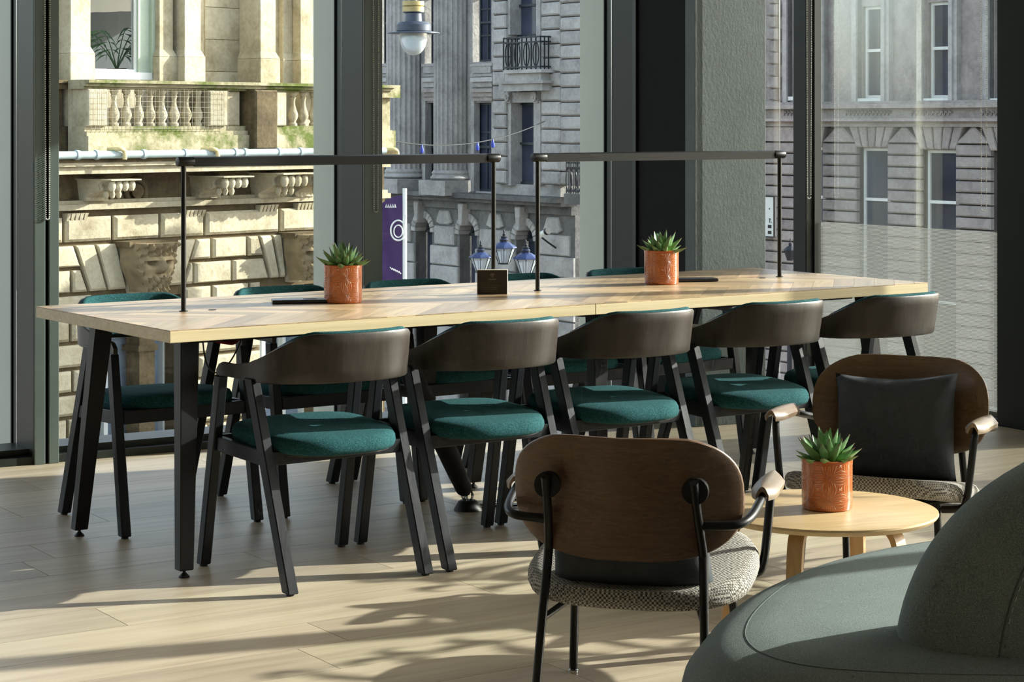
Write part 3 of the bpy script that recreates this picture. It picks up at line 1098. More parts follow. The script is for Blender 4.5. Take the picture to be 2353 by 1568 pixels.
def build_left_building():
    F = Facade((-5.475, 35.0), R(48.7), 'sandstone_building', 'sunlit sandstone building with a balustraded balcony and rusticated stone base')
    t = F.t
    sL, sR = F.S(60), F.S(884)
    top = F.Z(425, -60)
    # --- rusticated base: plain core plus one object per stone
    z_led = F.Z(425, 470)
    zbot = -5.2
    sA, sB = F.S(196), F.S(428)                       # arched window under the left fan
    z_op = F.Z(312, 684)
    open1 = (sA + .12, sB - .12, zbot, z_op)
    sC, sD = F.S(585), F.S(745)
    open2 = (sC + .1, sD - .1, zbot, z_op)
    wall_cells(sL, sR, zbot, z_led, [open1, open2], 1.2, 0.0).build('wall', 'joint_stone', t)
    for o in (open1, open2):
        MB().box(o[0], o[1], 0.55, 0.6, zbot, z_op).build('shop_glass', 'window_glass_pale', t)
        m = MB()
        for k in range(4):
            x = o[0] + (o[1] - o[0]) * k / 3
            m.box(x - .04, x + .04, .42, .56, zbot, z_op)
        m.box(o[0], o[1], .42, .56, -2.2, -2.08)
        m.build('shop_frame', 'white_paint', t)
    x = (open1[0] + open1[1]) / 2 + .25
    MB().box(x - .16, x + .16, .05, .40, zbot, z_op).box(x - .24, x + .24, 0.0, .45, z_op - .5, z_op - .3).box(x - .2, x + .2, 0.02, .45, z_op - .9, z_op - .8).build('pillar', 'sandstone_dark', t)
    # course heights from the photograph's left edge
    ys = [496, 562, 619, 678, 735, 791, 850, 907, 962, 1018, 1074, 1130]
    zs = [F.Z(140, y) for y in ys]
    seed = random.Random(3)
    fans = [([F.S(p) for p in (165, 213, 262, 365, 398, 444)], [F.S(p) for p in (198, 241, 285, 350, 375, 413)]),
            ([F.S(p) for p in (589, 618, 640, 694, 712, 740)], [F.S(p) for p in (613, 636, 650, 686, 698, 716)])]
    zt_, zb_ = zs[1], zs[3]

    def fan_edge(f, side, z):
        k = (zt_ - z) / (zt_ - zb_)
        return f[0][side] + (f[1][side] - f[0][side]) * k
    px_first = [60, 141, 253, 362, 465, 637, 745, 884]
    for r in range(len(zs) - 1):
        z1, z0 = zs[r] - .012, zs[r + 1] + .012
        if r == 0:
            cuts = [F.S(p) for p in px_first]
        else:
            ph = 0.42 if r % 2 else 0.0
            cuts = [sL]
            x = sL - .9 + ph
            while x < sR:
                if x > sL + .2:
                    cuts.append(x)
                x += 0.84 + seed.uniform(-.05, .05)
            cuts.append(sR)
        for a, b in zip(cuts, cuts[1:]):
            pieces = [(a, b)]
            if r in (1, 2):
                zm = (z0 + z1) / 2
                excl = [(fan_edge(f, 0, zm), fan_edge(f, -1, zm)) for f in fans]
            elif r > 2:
                excl = [(open1[0], open1[1]), (open2[0], open2[1])]
            else:
                excl = []
            for e0, e1 in excl:
                nxt = []
                for p, q in pieces:
                    if q <= e0 or p >= e1:
                        nxt.append((p, q))
                    else:
                        if p < e0 - .06:
                            nxt.append((p, e0))
                        if q > e1 + .06:
                            nxt.append((e1, q))
                pieces = nxt
            for p, q in pieces:
                if q - p < .1:
                    continue
                if r in (1, 2):
                    pa = [p + .03, q - .03, q - .03, p + .03]
                    for f in fans:
                        if abs(q - fan_edge(f, 0, zm)) < 1e-6:
                            pa[1], pa[2] = fan_edge(f, 0, z0) - .03, fan_edge(f, 0, z1) - .03
                        if abs(p - fan_edge(f, -1, zm)) < 1e-6:
                            pa[0], pa[3] = fan_edge(f, -1, z0) + .03, fan_edge(f, -1, z1) + .03
                    MB().poly_block([(pa[0], z0 + .02), (pa[1], z0 + .02), (pa[2], z1 - .02), (pa[3], z1 - .02)], 0.02, -0.10, 0.035).build('stone_block', 'sandstone', t)
                    continue
                MB().block(p + .03, q - .03, z0 + .02, z1 - .02, 0.02, -0.10, 0.045).build('stone_block', 'sandstone', t)
    # fans of voussoirs with carved keystones
    z1, z0 = zs[1] - .03, zs[3] + .03
    for tops, bots in fans:
        c = (tops[2] + tops[3]) / 2
        kw = (tops[3] - tops[2]) / 2 * 1.08
        for k in range(5):
            if k == 2:
                continue
            g = .026
            MB().poly_block([(bots[k] + g, z0), (bots[k + 1] - g, z0), (tops[k + 1] - g, z1), (tops[k] + g, z1)], .02, -.10, .03).build('voussoir', 'sandstone', t)
        MB().poly_block([(bots[2] + .05, z0 - .1), (bots[3] - .05, z0 - .1), (tops[3] - .03, z1), (tops[2] + .03, z1)], .02, -.16, .03).build('keystone', 'sandstone', t)
        hd = carved_head(kw * 1.75, (z1 - z0) * 1.08, .55, c).build('carved_head', 'carved', t, 0.9)
        hd.location = (c, -.12, (z0 + z1) / 2 - .02)
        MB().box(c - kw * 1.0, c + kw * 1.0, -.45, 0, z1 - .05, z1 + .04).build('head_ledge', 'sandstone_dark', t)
    # --- frieze with corbels under the balcony
    zf0, zf1 = F.Z(425, 470), F.Z(425, 392)
    MB().box(sL, sR, 0.02, 1.2, zf0, zf1).build('frieze', 'sandstone_dark', t)  # shade under the balcony is put into this darker stone colour
    moulding(sL, sR, [(zf0 - .02, zf0 + .07, -.16), (zf0 + .07, zf0 + .13, -.08)], 0.1).build('ledge', 'sandstone', t)
    for px, pw, py0, py1 in ((236, 62, 412, 462), (495, 62, 405, 455), (632, 62, 398, 455), (712, 50, 396, 452)):
        c = F.S(px, -.3)
        w = F.S(px + pw / 2, -.3) - F.S(px - pw / 2, -.3)
        za, zb = F.Z(px, py0, -.3), F.Z(px, py1, -.3)
        o = corbel_mesh(w, za - zb, .85).build('corbel', 'sandstone', t, 0.7)
        o.location = (c, 0.05, (za + zb) / 2)
    for px, py in ((176, 499), (448, 491), (616, 479), (702, 474)):
        c, z = F.at(px, py, -.1)
        m = MB()
        for k in range(5):
            x = c - .17 + k * .085
            m.add([(x - .036, -.15, z + .06), (x + .036, -.15, z + .06), (x + .036, 0.05, z + .06), (x - .036, 0.05, z + .06),
                   (x - .024, -.10, z - .06), (x + .024, -.10, z - .06), (x + .024, 0.05, z - .06), (x - .024, 0.05, z - .06)],
                  [(0, 1, 2, 3), (7, 6, 5, 4), (0, 4, 5, 1), (1, 5, 6, 2), (2, 6, 7, 3), (3, 7, 4, 0)])
        m.build('guttae', 'sandstone', t)
    c, z = F.at(312, 440, 0)
    MB().tube([(c + .20 * math.cos(a * PI / 12), 0.0, z + .20 * math.sin(a * PI / 12)) for a in range(24)], .05, 8, True).lathe([(0, -.04), (.1, -.04), (.12, .06), (0, .06)], 16, (c, 0, z), 'y').build('roundel', 'sandstone_dark', t, 0.8)
    # --- balcony: slab, plinth, pipe, balusters, handrail
    yB = -0.72                                        # balcony front
    zc = F.Z(425, 392, yB)
    zp0, zp1, zb1, zr1 = F.Z(425, 346, yB), F.Z(425, 290, yB), F.Z(425, 207, yB), F.Z(425, 187, yB)
    x0, x1 = F.S(203, yB), F.S(905, yB)
    moulding(sL, x1 - .1, [(zc - .02, zc + .10, yB - .02), (zc + .10, zc + .16, yB - .10)], 0.4).build('soffit_cornice', 'sandstone', t)
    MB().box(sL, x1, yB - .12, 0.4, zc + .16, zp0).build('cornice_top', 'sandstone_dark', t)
    moulding(x0, x1, [(zp0, zp0 + (zp1 - zp0) * .62, yB), (zp0 + (zp1 - zp0) * .62, zp0 + (zp1 - zp0) * .8, yB + .04), (zp0 + (zp1 - zp0) * .8, zp1, yB + .10)], yB + .42).build('plinth', 'sandstone_moss', t)
    moulding(x0 - .05, x1, [(zb1, zb1 + .04, yB + .06), (zb1 + .04, zr1 - .05, yB - .02), (zr1 - .05, zr1, yB - .08)], yB + .45).build('handrail', 'sandstone_moss', t)
    # left return of the balcony, set back
    xr = F.S(130, -.2)
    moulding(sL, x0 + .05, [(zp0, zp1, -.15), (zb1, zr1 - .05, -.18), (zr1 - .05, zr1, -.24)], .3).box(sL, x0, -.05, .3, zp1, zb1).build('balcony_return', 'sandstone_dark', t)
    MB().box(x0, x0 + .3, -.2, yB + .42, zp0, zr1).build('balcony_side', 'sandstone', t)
    for a, b, dy in ((205, 250, 0.02), (484, 526, 0.02), (526, 565, 0.14), (640, 664, 0.05)):
        MB().block(F.S(a, yB), F.S(b, yB), zp1, zb1, yB + .42, yB + dy, .02).build('pier', 'sandstone', t)
    MB().block(F.S(582, yB - .1), F.S(634, yB - .1), zp0, zb1 + .02, yB + .42, yB - .16, .03).build('pier', 'sandstone_dark', t)  # shaded pier: same sandstone, with the shade in its colour
    prof = [(.080, 0), (.080, .07), (.060, .09), (.055, .13), (.085, .22), (.098, .30), (.088, .38), (.060, .50), (.042, .62), (.040, .74), (.050, .80), (.062, .83), (.045, .86), (.075, .92), (.075, 1.0)]
    hb = zb1 - zp1
    bm = MB().lathe([(r * hb / .62, z * hb) for r, z in prof], 14).mesh('baluster', 0.7)
    bm.materials.append(MATS['sandstone'])
    for px in (262, 290, 318, 345, 372, 400, 428, 454, 673, 697, 720):
        link('baluster', bm, None, t, (F.S(px, yB + .2), yB + .2, zp1))
    m = MB()                                          # pigeon net over the balusters
    a0, a1 = F.S(206, yB), F.S(524, yB)
    k = 0
    while a0 + k * .085 < a1:
        x = a0 + k * .085
        m.box(x - .0018, x + .0018, yB - .035, yB - .028, zp1 - .05, zb1)
        k += 1
    for k in range(9):
        z = zp1 - .03 + k * .085
        m.box(a0, a1, yB - .035, yB - .028, z - .0018, z + .0018)
    tag(m.build('bird_net', 'net_wire', t), kind='stuff')
    # gutter pipe and the two cream elbows
    zpipe = F.Z(425, 353, yB - .2)
    m = MB().tube([(F.S(100, yB - .2), yB - .2, zpipe), (F.S(884, yB - .2), yB - .2, zpipe)], .062, 10)
    for px in (178, 222, 330, 425, 540, 562, 640, 690):
        x = F.S(px, yB - .2)
        m.tube([(x - .035, yB - .2, zpipe), (x + .035, yB - .2, zpipe)], .078, 10)
    m.build('gutter_pipe', 'lead_pipe', t, 0.7)
    for px in (278, 492, 906):
        x, z = F.at(px, 352, yB - .28)
        MB().tube(catmull([(x - .12, yB - .1, z + .06), (x - .03, yB - .28, z + .065), (x + .05, yB - .30, z + .03), (x + .06, yB - .30, z - .10)], 5), .036, 8).build('overflow_elbow', 'pipe_cream', t, 0.8)
    # --- upper storey, set back behind the balcony
    yU = 0.25
    wx0, wx1 = F.S(208, yU), F.S(362, yU)
    wz0 = F.Z(285, 180, yU)
    wall_cells(sL, F.S(720, yU), zr1 - 1.4, top, [(wx0, wx1, wz0, top + 1)], yU + .16, yU).build('upper_wall', 'sandstone', t)
    xs_ = F.S(316, yU + .06)
    sash_window(F, wx0 - .1, xs_, wz0 + .1, top, yU + .08, .05, 'white_paint', 'glass')
    MB().box(wx0 - 1.5, wx1 + 4.0, 3.2, 3.3, wz0 - 1.2, top).box(wx0 - 1.5, wx1 + 4.0, .42, 3.3, top + .3, top + .4).build('room_back', 'window_dark_paint', t)
    MB().box(xs_, F.S(348, yU + .04), yU + .04, yU + .12, wz0, top).box(F.S(348, yU), F.S(356, yU), yU - .02, yU + .12, wz0, top).box(F.S(356, yU), wx1, yU + .03, yU + .12, wz0, top).build('shutter_panel', 'pale_green_paint', t)
    MB().box(wx0, wx1 - .1, yU - .02, yU + .14, wz0 - .02, wz0 + .10).build('window_sill', 'white_paint', t)
    zpb = F.Z(425, 130, yU - .3)
    for a, b, dy, nm in ((162, 208, -.35, 'pilaster'), (366, 398, -.12, 'pilaster'), (424, 462, -.30, 'pilaster'), (598, 634, -.55, 'pilaster'), (690, 716, -.30, 'pilaster'), (650, 672, -.10, 'pilaster')):
        p, q = F.S(a, yU + dy), F.S(b, yU + dy)
        m = MB().box(p, q, yU + dy, yU + .1, zr1 - .8, top)
        m.box(p - .05, q + .05, yU + dy - .06, yU + .1, zr1 - .8, zpb)
        m.add([(p - .05, yU + dy - .06, zpb), (q + .05, yU + dy - .06, zpb), (q + .05, yU + .1, zpb), (p - .05, yU + .1, zpb),
               (p, yU + dy, zpb + .12), (q, yU + dy, zpb + .12), (q, yU + .1, zpb + .12), (p, yU + .1, zpb + .12)],
              [(0, 1, 5, 4), (1, 2, 6, 5), (2, 3, 7, 6), (3, 0, 4, 7), (4, 5, 6, 7)])
        m.build(nm, 'sandstone', t, None, 0.01, 1)
    for a, b in ((470, 588),):
        p, q = F.S(a, yU), F.S(b, yU)
        z = zr1 - .9
        for k in range(5):
            z2 = z + .55
            MB().block(p, q, z + .004, z2 - .004, yU + .05, yU - .02, .006).build('ashlar', 'sandstone', t)
            z = z2
    # corner return seen right of the mullion: small cornice and pier
    cc = F.S(896, -.3)
    MB().box(cc - .9, cc, -.3, .6, F.Z(896, 300, -.3), F.Z(896, 225, -.3)).box(cc - .9, cc + .12, -.45, .6, F.Z(896, 225, -.3), F.Z(896, 196, -.3)).box(cc - .9, cc + .05, -.4, .6, F.Z(896, 345, -.3), F.Z(896, 300, -.3)).build('corner_pier', 'sandstone_moss', t)
    return F


FA = build_left_building()

BC_P, BC_A = (-0.7, 45.0), math.atan2(-0.82, 0.575)


def fluted(F, px0, px1, py0, py1, y, name='fluted_column'):
    s0, s1 = F.S(px0, y), F.S(px1, y)
    c, r = (s0 + s1) / 2, (s1 - s0) / 2
    z0, z1 = F.Z((px0 + px1) / 2, py1, y), F.Z((px0 + px1) / 2, py0, y)
    pts = []
    nf = 22
    for k in range(nf * 4):
        a = 2 * PI * k / (nf * 4)
        rr = r * (0.90 if k % 4 in (1, 2) else 1.0)
        pts.append((c + rr * math.cos(a), y + rr * math.sin(a)))
    o = MB().prism(pts, z0, z1).build(name, 'greystone', F.t)
    MB().lathe([(r * 1.05, 0.0), (r * 1.18, .05), (r * 1.05, .12), (r * 1.10, .16), (r, .22)], 24, (c, y, z0)).box(c - r * 1.3, c + r * 1.3, y - r * 1.3, y + r * 1.3, z0 - .32, z0).build('column_base', 'greystone', o, 0.8)
    return o


def rusticated_pier(F, px0, px1, ys, y0, y1, mat='greystone', ch=.03, nm='quoin'):
    s0, s1 = F.S(px0, y0), F.S(px1, y0)
    m = (px0 + px1) / 2
    MB().box(s0 + .02, s1 - .02, y0 + .05, y1, F.Z(m, ys[-1], y0), F.Z(m, ys[0], y0)).build('pier_core', 'greyjoint', F.t)
    for a, b in zip(ys, ys[1:]):
        z1, z0 = F.Z(m, a, y0), F.Z(m, b, y0)
        MB().block(s0, s1, z0 + .012, z1 - .012, y1, y0, ch).build(nm, mat, F.t)


def iron_balcony(F, px0, px1, py0, py1, y0, y1):
    s0, s1, z0, z1 = F.rect(px0, px1, py0, py1, y0)
    m = MB()
    for (xa, ya, xb, yb) in ((s0, y0, s1, y0), (s0, y0, s0, y1), (s1, y0, s1, y1)):
        for z in (z0 + .05, z1 - .12, z1 - .02):
            m.bar((xa, ya, z), (xb, yb, z), .035, .03, (0, 0, 1))
    o = m.build('balcony_rail', 'iron', F.t)
    n = 9
    for k in range(n):
        x = s0 + (s1 - s0) * k / (n - 1)
        MB().bar((x, y0, z0), (x, y0, z1), .022, .022, (0, 1, 0)).build('baluster_bar', 'iron', o)
    for k in range(4):
        x = s0 + (s1 - s0) * (k + .5) / 4
        MB().tube([(x + .10 * math.cos(a * PI / 8), y0, (z0 + z1) / 2 - .03 + (z1 - z0) * .36 * math.sin(a * PI / 8)) for a in range(16)], .012, 5, True).build('iron_ring', 'iron', o)
    for k in range(1, 4):
        y = y0 + (y1 - y0) * k / 4
        for x in (s0, s1):
            MB().bar((x, y, z0), (x, y, z1), .022, .022, (0, 1, 0)).build('baluster_bar', 'iron', o)
    return o


def arch_ring(F, c, zs, r, rw, y, n=9, mat='greystone', nm='voussoir'):
    for k in range(n):
        a0, a1 = PI - PI * k / n - .012, PI - PI * (k + 1) / n + .012
        am = (a0 + a1) / 2
        P = lambda a, rr: (c + rr * math.cos(a), zs + rr * math.sin(a))
        pts = [P(a0, r), P(a1, r), P(a1, r + rw), P(a0, r + rw)]
        MB().poly_block(pts, y + .3, y - .06, .02).build(nm, mat, F.t)


def build_middle_building():
    F = Facade(BC_P, BC_A, 'grey_columned_building', 'shaded grey stone building with fluted columns, iron balcony and round arches')
    t = F.t
    top = F.Z(1100, -70)
    sL, sR = F.S(700), F.S(1288)
    zl = F.Z(1100, 452)
    ops = []
    wins = [(868, 906, -40, 146), (976, 1010, -40, 146), (1086, 1129, -40, 142), (868, 906, 236, 440), (975, 1010, 236, 440), (1082, 1129, 236, 440)]
    for w in wins:
        ops.append(F.rect(*w))
    bay = [(1168, 1232, -60, 84), (1170, 1226, 236, 424)]
    for w in bay:
        ops.append(F.rect(*w))
    wall_cells(sL, sR, zl, top, ops, 1.0, 0.0).build('wall', 'greystone', t)
    for o in ops[:6]:
        sash_window(F, o[0] + .1, o[1], o[2], min(o[3], top), .11, .05, 'window_dark_paint', 'window_glass', (o[2] + min(o[3], top)) / 2, 1, None, 2)
    for o in ops[6:]:
        sash_window(F, o[0] + .12, o[1], o[2], min(o[3], top), .13, .05, 'window_dark_paint', 'window_glass', (o[2] + min(o[3], top)) / 2, 0)
    # sills, hoods and panels between the columns
    for a, b in ((868, 908), (968, 1014), (1080, 1130)):
        for y0, y1, d in ((146, 152, -.10), (168, 176, -.04), (178, 188, -.18), (188, 200, -.12), (200, 212, -.06)):
            F.box('string_moulding', 'greystone', a, b, y0, y1, d, .1)
        F.box('apron_panel', 'greystone', a + 4, b - 3, 152, 168, -.08, .05)
        for y0, y1, d in ((204, 212, -.16), (212, 222, -.11), (222, 232, -.06)):
            F.box('window_hood', 'warmgrey', a + 2, b, y0, y1, d, .1)
        F.box('window_surround', 'greystone', a + 2, a + 9, 232, 440, -.05, .1)
    fluted(F, 908, 955, -60, 410, -.16)
    fluted(F, 1015, 1062, -60, 414, -.16)
    # the projecting bay: rusticated piers
    ys = [-27, 6, 38, 70, 103, 135, 168, 201, 235, 267, 299, 331, 363, 395, 427]
    rusticated_pier(F, 1130, 1160, [y - 4 for y in ys], -.20, .2)
    rusticated_pier(F, 1242, 1284, [y - 2 for y in ys], -.30, .2)
    rusticated_pier(F, 1284, 1340, ys, -.26, 1.0, 'greystone')
    F.box('bay_jamb', 'greystone', 1160, 1172, -40, 80, -.12, .3)
    F.box('bay_jamb', 'greystone', 1160, 1174, 232, 426, -.12, .3)
    F.box('bay_jamb', 'greystone', 1226, 1242, 232, 426, -.12, .3)
    F.box('bay_jamb', 'greystone', 1232, 1242, -40, 80, -.12, .3)
    iron_balcony(F, 1157, 1242, 84, 160, -.55, -.15)
    for y0, y1, d, a, b in ((160, 168, -.60, 1156, 1243), (168, 186, -.50, 1160, 1243), (186, 192, -.58, 1146, 1247), (192, 209, -.5, 1146, 1246)):
        F.box('balcony_corbel', 'greystone', a, b, y0, y1, d, .1)
    F.box('lintel', 'greystone', 1162, 1232, 212, 236, -.12, .1)
    for px in (1165, 1227):
        c, z = F.at(px, 223, -.2)
        MB().tube([(c + .07 * math.cos(a * .5) * (1 - a * .03), -.2, z + .10 * math.sin(a * .5) * (1 - a * .03)) for a in range(22)], .03, 6).box(c - .07, c + .07, -.17, 0, z - .12, z + .12).build('scroll_bracket', 'greystone', t, 0.8)
    # ledge over the arches
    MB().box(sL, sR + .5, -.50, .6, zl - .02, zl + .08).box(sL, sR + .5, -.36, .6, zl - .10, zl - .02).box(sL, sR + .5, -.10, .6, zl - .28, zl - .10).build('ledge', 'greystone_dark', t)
    # arched ground floor
    zg = -5.2
    zt = zl - .28
    arcs = []
    for px, ap in ((974, 500), (1076, 507), (1208, 518)):
        c = F.S(px)
        z_ap = F.Z(px, ap)
        r = .32
        arcs.append((c, z_ap - r, r))
    edges = [sL] + [(a[0] + b[0]) / 2 for a, b in zip(arcs, arcs[1:])] + [sR + .5]
    for k, (c, zs, r) in enumerate(arcs):
        a, b = edges[k], edges[k + 1]
        m = MB()
        R0 = r + .02
        m.box(a, c - R0, 0, .7, zg, zs).box(c + R0, b, 0, .7, zg, zs)
        N = 16
        for i in range(N):
            t0, t1 = PI * i / N, PI * (i + 1) / N
            x0_, x1_ = c - R0 * math.cos(t0), c - R0 * math.cos(t1)
            y0_, y1_ = zs + R0 * math.sin(t0), zs + R0 * math.sin(t1)
            m.add([(x0_, 0, y0_), (x1_, 0, y1_), (x1_, 0, zt), (x0_, 0, zt), (x0_, .7, y0_), (x1_, .7, y1_), (x1_, .7, zt), (x0_, .7, zt)],
                  [(0, 1, 2, 3), (7, 6, 5, 4), (0, 4, 5, 1), (3, 2, 6, 7)])
        m.box(a, c - R0, 0, .7, zs, zt).box(c + R0, b, 0, .7, zs, zt)
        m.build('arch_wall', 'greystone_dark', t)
        arch_ring(F, c, zs, r, .17, 0.0, 11)
        MB().poly_block([(c - .055, zs + r - .10), (c + .055, zs + r - .10), (c + .10, zt + .12), (c - .10, zt + .12)], .1, -.22, .02).build('keystone', 'greystone', t)
        g = MB().box(c - r, c + r, .30, .35, zg, zs + r).build('arch_window', 'window_glass', t)
        m = MB()
        m.tube([(c + (r - .05) * math.cos(PI * i / 16), .27, zs + (r - .05) * math.sin(PI * i / 16)) for i in range(17)], .035, 6)
        m.box(c - .03, c + .03, .24, .3, zg, zs + r).box(c - r, c + r, .24, .3, zs - .03, zs + .03)
        m.build('arch_frame', 'window_dark_paint', g)
        # rusticated stones between the arches
        z = zs + .18
        row = 0
        while z > zg:
            z2 = z - .44
            lo, hi = (c + r + .04 if z <= zs + .2 else c + r + .3), None
            nx = arcs[k + 1][0] - arcs[k + 1][2] - .02 if k + 1 < len(arcs) else b
            MB().block(c + r + (.02 if z <= zs else .19), nx - (0 if z <= zs else .15), z2 + .015, z - .015, .1, -.07, .025).build('stone_block', 'greystone', t)
            if k == 0:
                MB().block(a, c - r - (.02 if z <= zs else .19), z2 + .015, z - .015, .1, -.07, .025).build('stone_block', 'greystone', t)
            z = z2
        nx = arcs[k + 1][0] if k + 1 < len(arcs) else b + .3
        mid = (c + nx) / 2
        zc_ = zs + .18
        MB().poly_block([(mid - .16, zc_ + .02), (mid + .16, zc_ + .02), (mid + .32, zt - .32), (mid + .2, zt - .06), (mid - .2, zt - .06), (mid - .32, zt - .32)], .1, -.07, .025).build('spandrel_stone', 'greystone', t)
    # small iron balcony on the flank at the right
    iron_balcony(F, 1302, 1345, 372, 446, -.6, -.25)
    F.box('flank_ledge', 'greystone_dark', 1296, 1345, 446, 470, -.65, .2)
    # security camera on a wall arm
    return F


FB = build_middle_building()


def build_right_building():
    F = Facade(BC_P, BC_A, 'grey_sash_building', 'grey stone building with white sash windows beyond the striped right window')
    t = F.t
    top = F.Z(2080, -70)
    sL, sR = F.S(1700), F.S(2440)
    zg = -5.2
    up = [(1822, 1834, 20, 222), (1868, 1887, 18, 224), (1982, 2035, 14, 226), (2133, 2190, 4, 226), (2286, 2340, 0, 226)]
    lo = [(1862, 1895, 338, 520), (1975, 2044, 340, 700), (2122, 2201, 345, 700), (2284, 2372, 348, 700)]
    ops = [F.rect(*w) for w in up] + [F.rect(*w) for w in lo]
    zc0, zc1 = F.Z(2080, 272), F.Z(2080, 246)
    wall_cells(sL, sR, zc1 - .1, top, ops[:len(up)], .9, 0.0).build('upper_wall', 'warmgrey', t)
    wall_cells(sL, sR, zg, zc1 - .1, ops[len(up):], .9, 0.02).build('lower_wall', 'greyjoint', t)
    for o in ops[:len(up)]:
        sash_window(F, o[0], o[1], o[2], o[3], .07, .05, 'white_paint', 'window_glass', o[2] + (o[3] - o[2]) * .52)
        MB().box(o[0] - .02, o[1] + .02, -.10, .3, o[2] - .07, o[2]).build('window_sill', 'white_paint', t)
        m = MB().box(o[0] - .17, o[0] - .02, -.10, .1, o[2] - .15, top).box(o[1] + .02, o[1] + .17, -.10, .1, o[2] - .15, top)
        m.box(o[0] - .10, o[0] - .02, -.14, .1, o[2] - .15, top).box(o[1] + .02, o[1] + .10, -.14, .1, o[2] - .15, top)
        m.build('architrave', 'greystone', t)
        MB().box(o[0] - .12, o[1] + .12, -.05, .1, o[2] - .32, o[2] - .08).build('apron_panel', 'greystone', t)
    for o in ops[len(up):]:
        sash_window(F, o[0], o[1], o[2], o[3], .10, .05, 'white_paint', 'window_glass', F.Z(2080, 462))
    # big string course with carved wave panels
    moulding(sL, sR, [(zc0 - .14, zc0 - .05, -.12), (zc0 - .05, zc0, -.28), (zc0, zc1 - .02, -.16), (zc1 - .02, zc1 + .05, -.30), (zc1 + .05, zc1 + .10, -.2)], .1).build('string_course', 'warmgrey', t)
    for a, b in ((1802, 1835), (1945, 2050), (2095, 2190), (2258, 2330)):
        s0, s1, z0, z1 = F.rect(a, b, 252, 268, -.16)
        n = max(3, int((s1 - s0) / .085))
        m = MB()
        for k in range(n):
            x = s0 + (s1 - s0) * (k + .5) / n
            w = (s1 - s0) / n * .5
            m.tube([(x - w, -.17, z0 + .02), (x - w * .2, -.19, z1 - .02), (x + w * .5, -.19, z1 - .04), (x + w * .4, -.19, (z0 + z1) / 2)], .016, 5)
        m.build('carved_wave_panel', 'warmgrey', t)
    # voussoir fans over the lower windows
    zf1 = F.Z(2080, 288)
    for k, o in enumerate(ops[len(up):]):
        c, hw = (o[0] + o[1]) / 2, (o[1] - o[0]) / 2
        zb = o[3] + .01
        for i in range(5):
            a0, a1 = -1 + 2 * i / 5, -1 + 2 * (i + 1) / 5
            b0, b1 = c + a0 * hw * 1.05, c + a1 * hw * 1.05
            t0, t1 = c + a0 * hw * 1.55, c + a1 * hw * 1.55
            MB().poly_block([(b0 + .012, zb), (b1 - .012, zb), (t1 - .012, zf1), (t0 + .012, zf1)], .1, -.08, .02).build('voussoir', 'warmgrey', t)
    # rusticated piers between the lower windows
    lows = ops[len(up):]
    gaps = [(sL, lows[0][0])] + [(lows[i][1], lows[i + 1][0]) for i in range(len(lows) - 1)]
    hgt = F.Z(2080, 343) - F.Z(2080, 370)
    for gi, (a, b) in enumerate(gaps):
        z = zf1 - .02
        hw0 = .22
        first = True
        while z > zg:
            h_ = hgt * (1.45 if first else 1.0)
            z2 = z - h_
            if first:
                MB().poly_block([(a + .02, z2 + .012), (b - .02, z2 + .012), (b - .34, z - .012), (a + .34, z - .012)], .1, -.08, .022).build('stone_block', 'warmgrey', t)
            else:
                MB().block(a + .015, b - .015, z2 + .012, z - .012, .1, -.08, .022).build('stone_block', 'warmgrey', t)
            first = False
            z = z2
    # toothed pilaster at the left of this front
    z = top
    k = 0
    while z > zc1 + .12:
        z2 = z - .215
        w = .10 if k % 2 else .17
        c = F.S(1786)
        MB().block(c - w, c + w * .8, z2 + .01, z - .01, .1, -.12, .02).build('quoin', 'warmgrey', t)
        z = z2
        k += 1
    return F


FC = build_right_building()


# ------------------------------------------------------------------ outside: street things
def at_depth(px, py, d):
    return Vector(((px - CX) / FPX * d, d, EYE - (py - YH) * d / FPX))


GZ = -5.2
g = MB().add([(-60, 10.9, GZ), (80, 10.9, GZ), (80, 90, GZ), (-60, 90, GZ)], [(0, 1, 2, 3)]).build('ground', 'street')
tag(g, kind='structure')


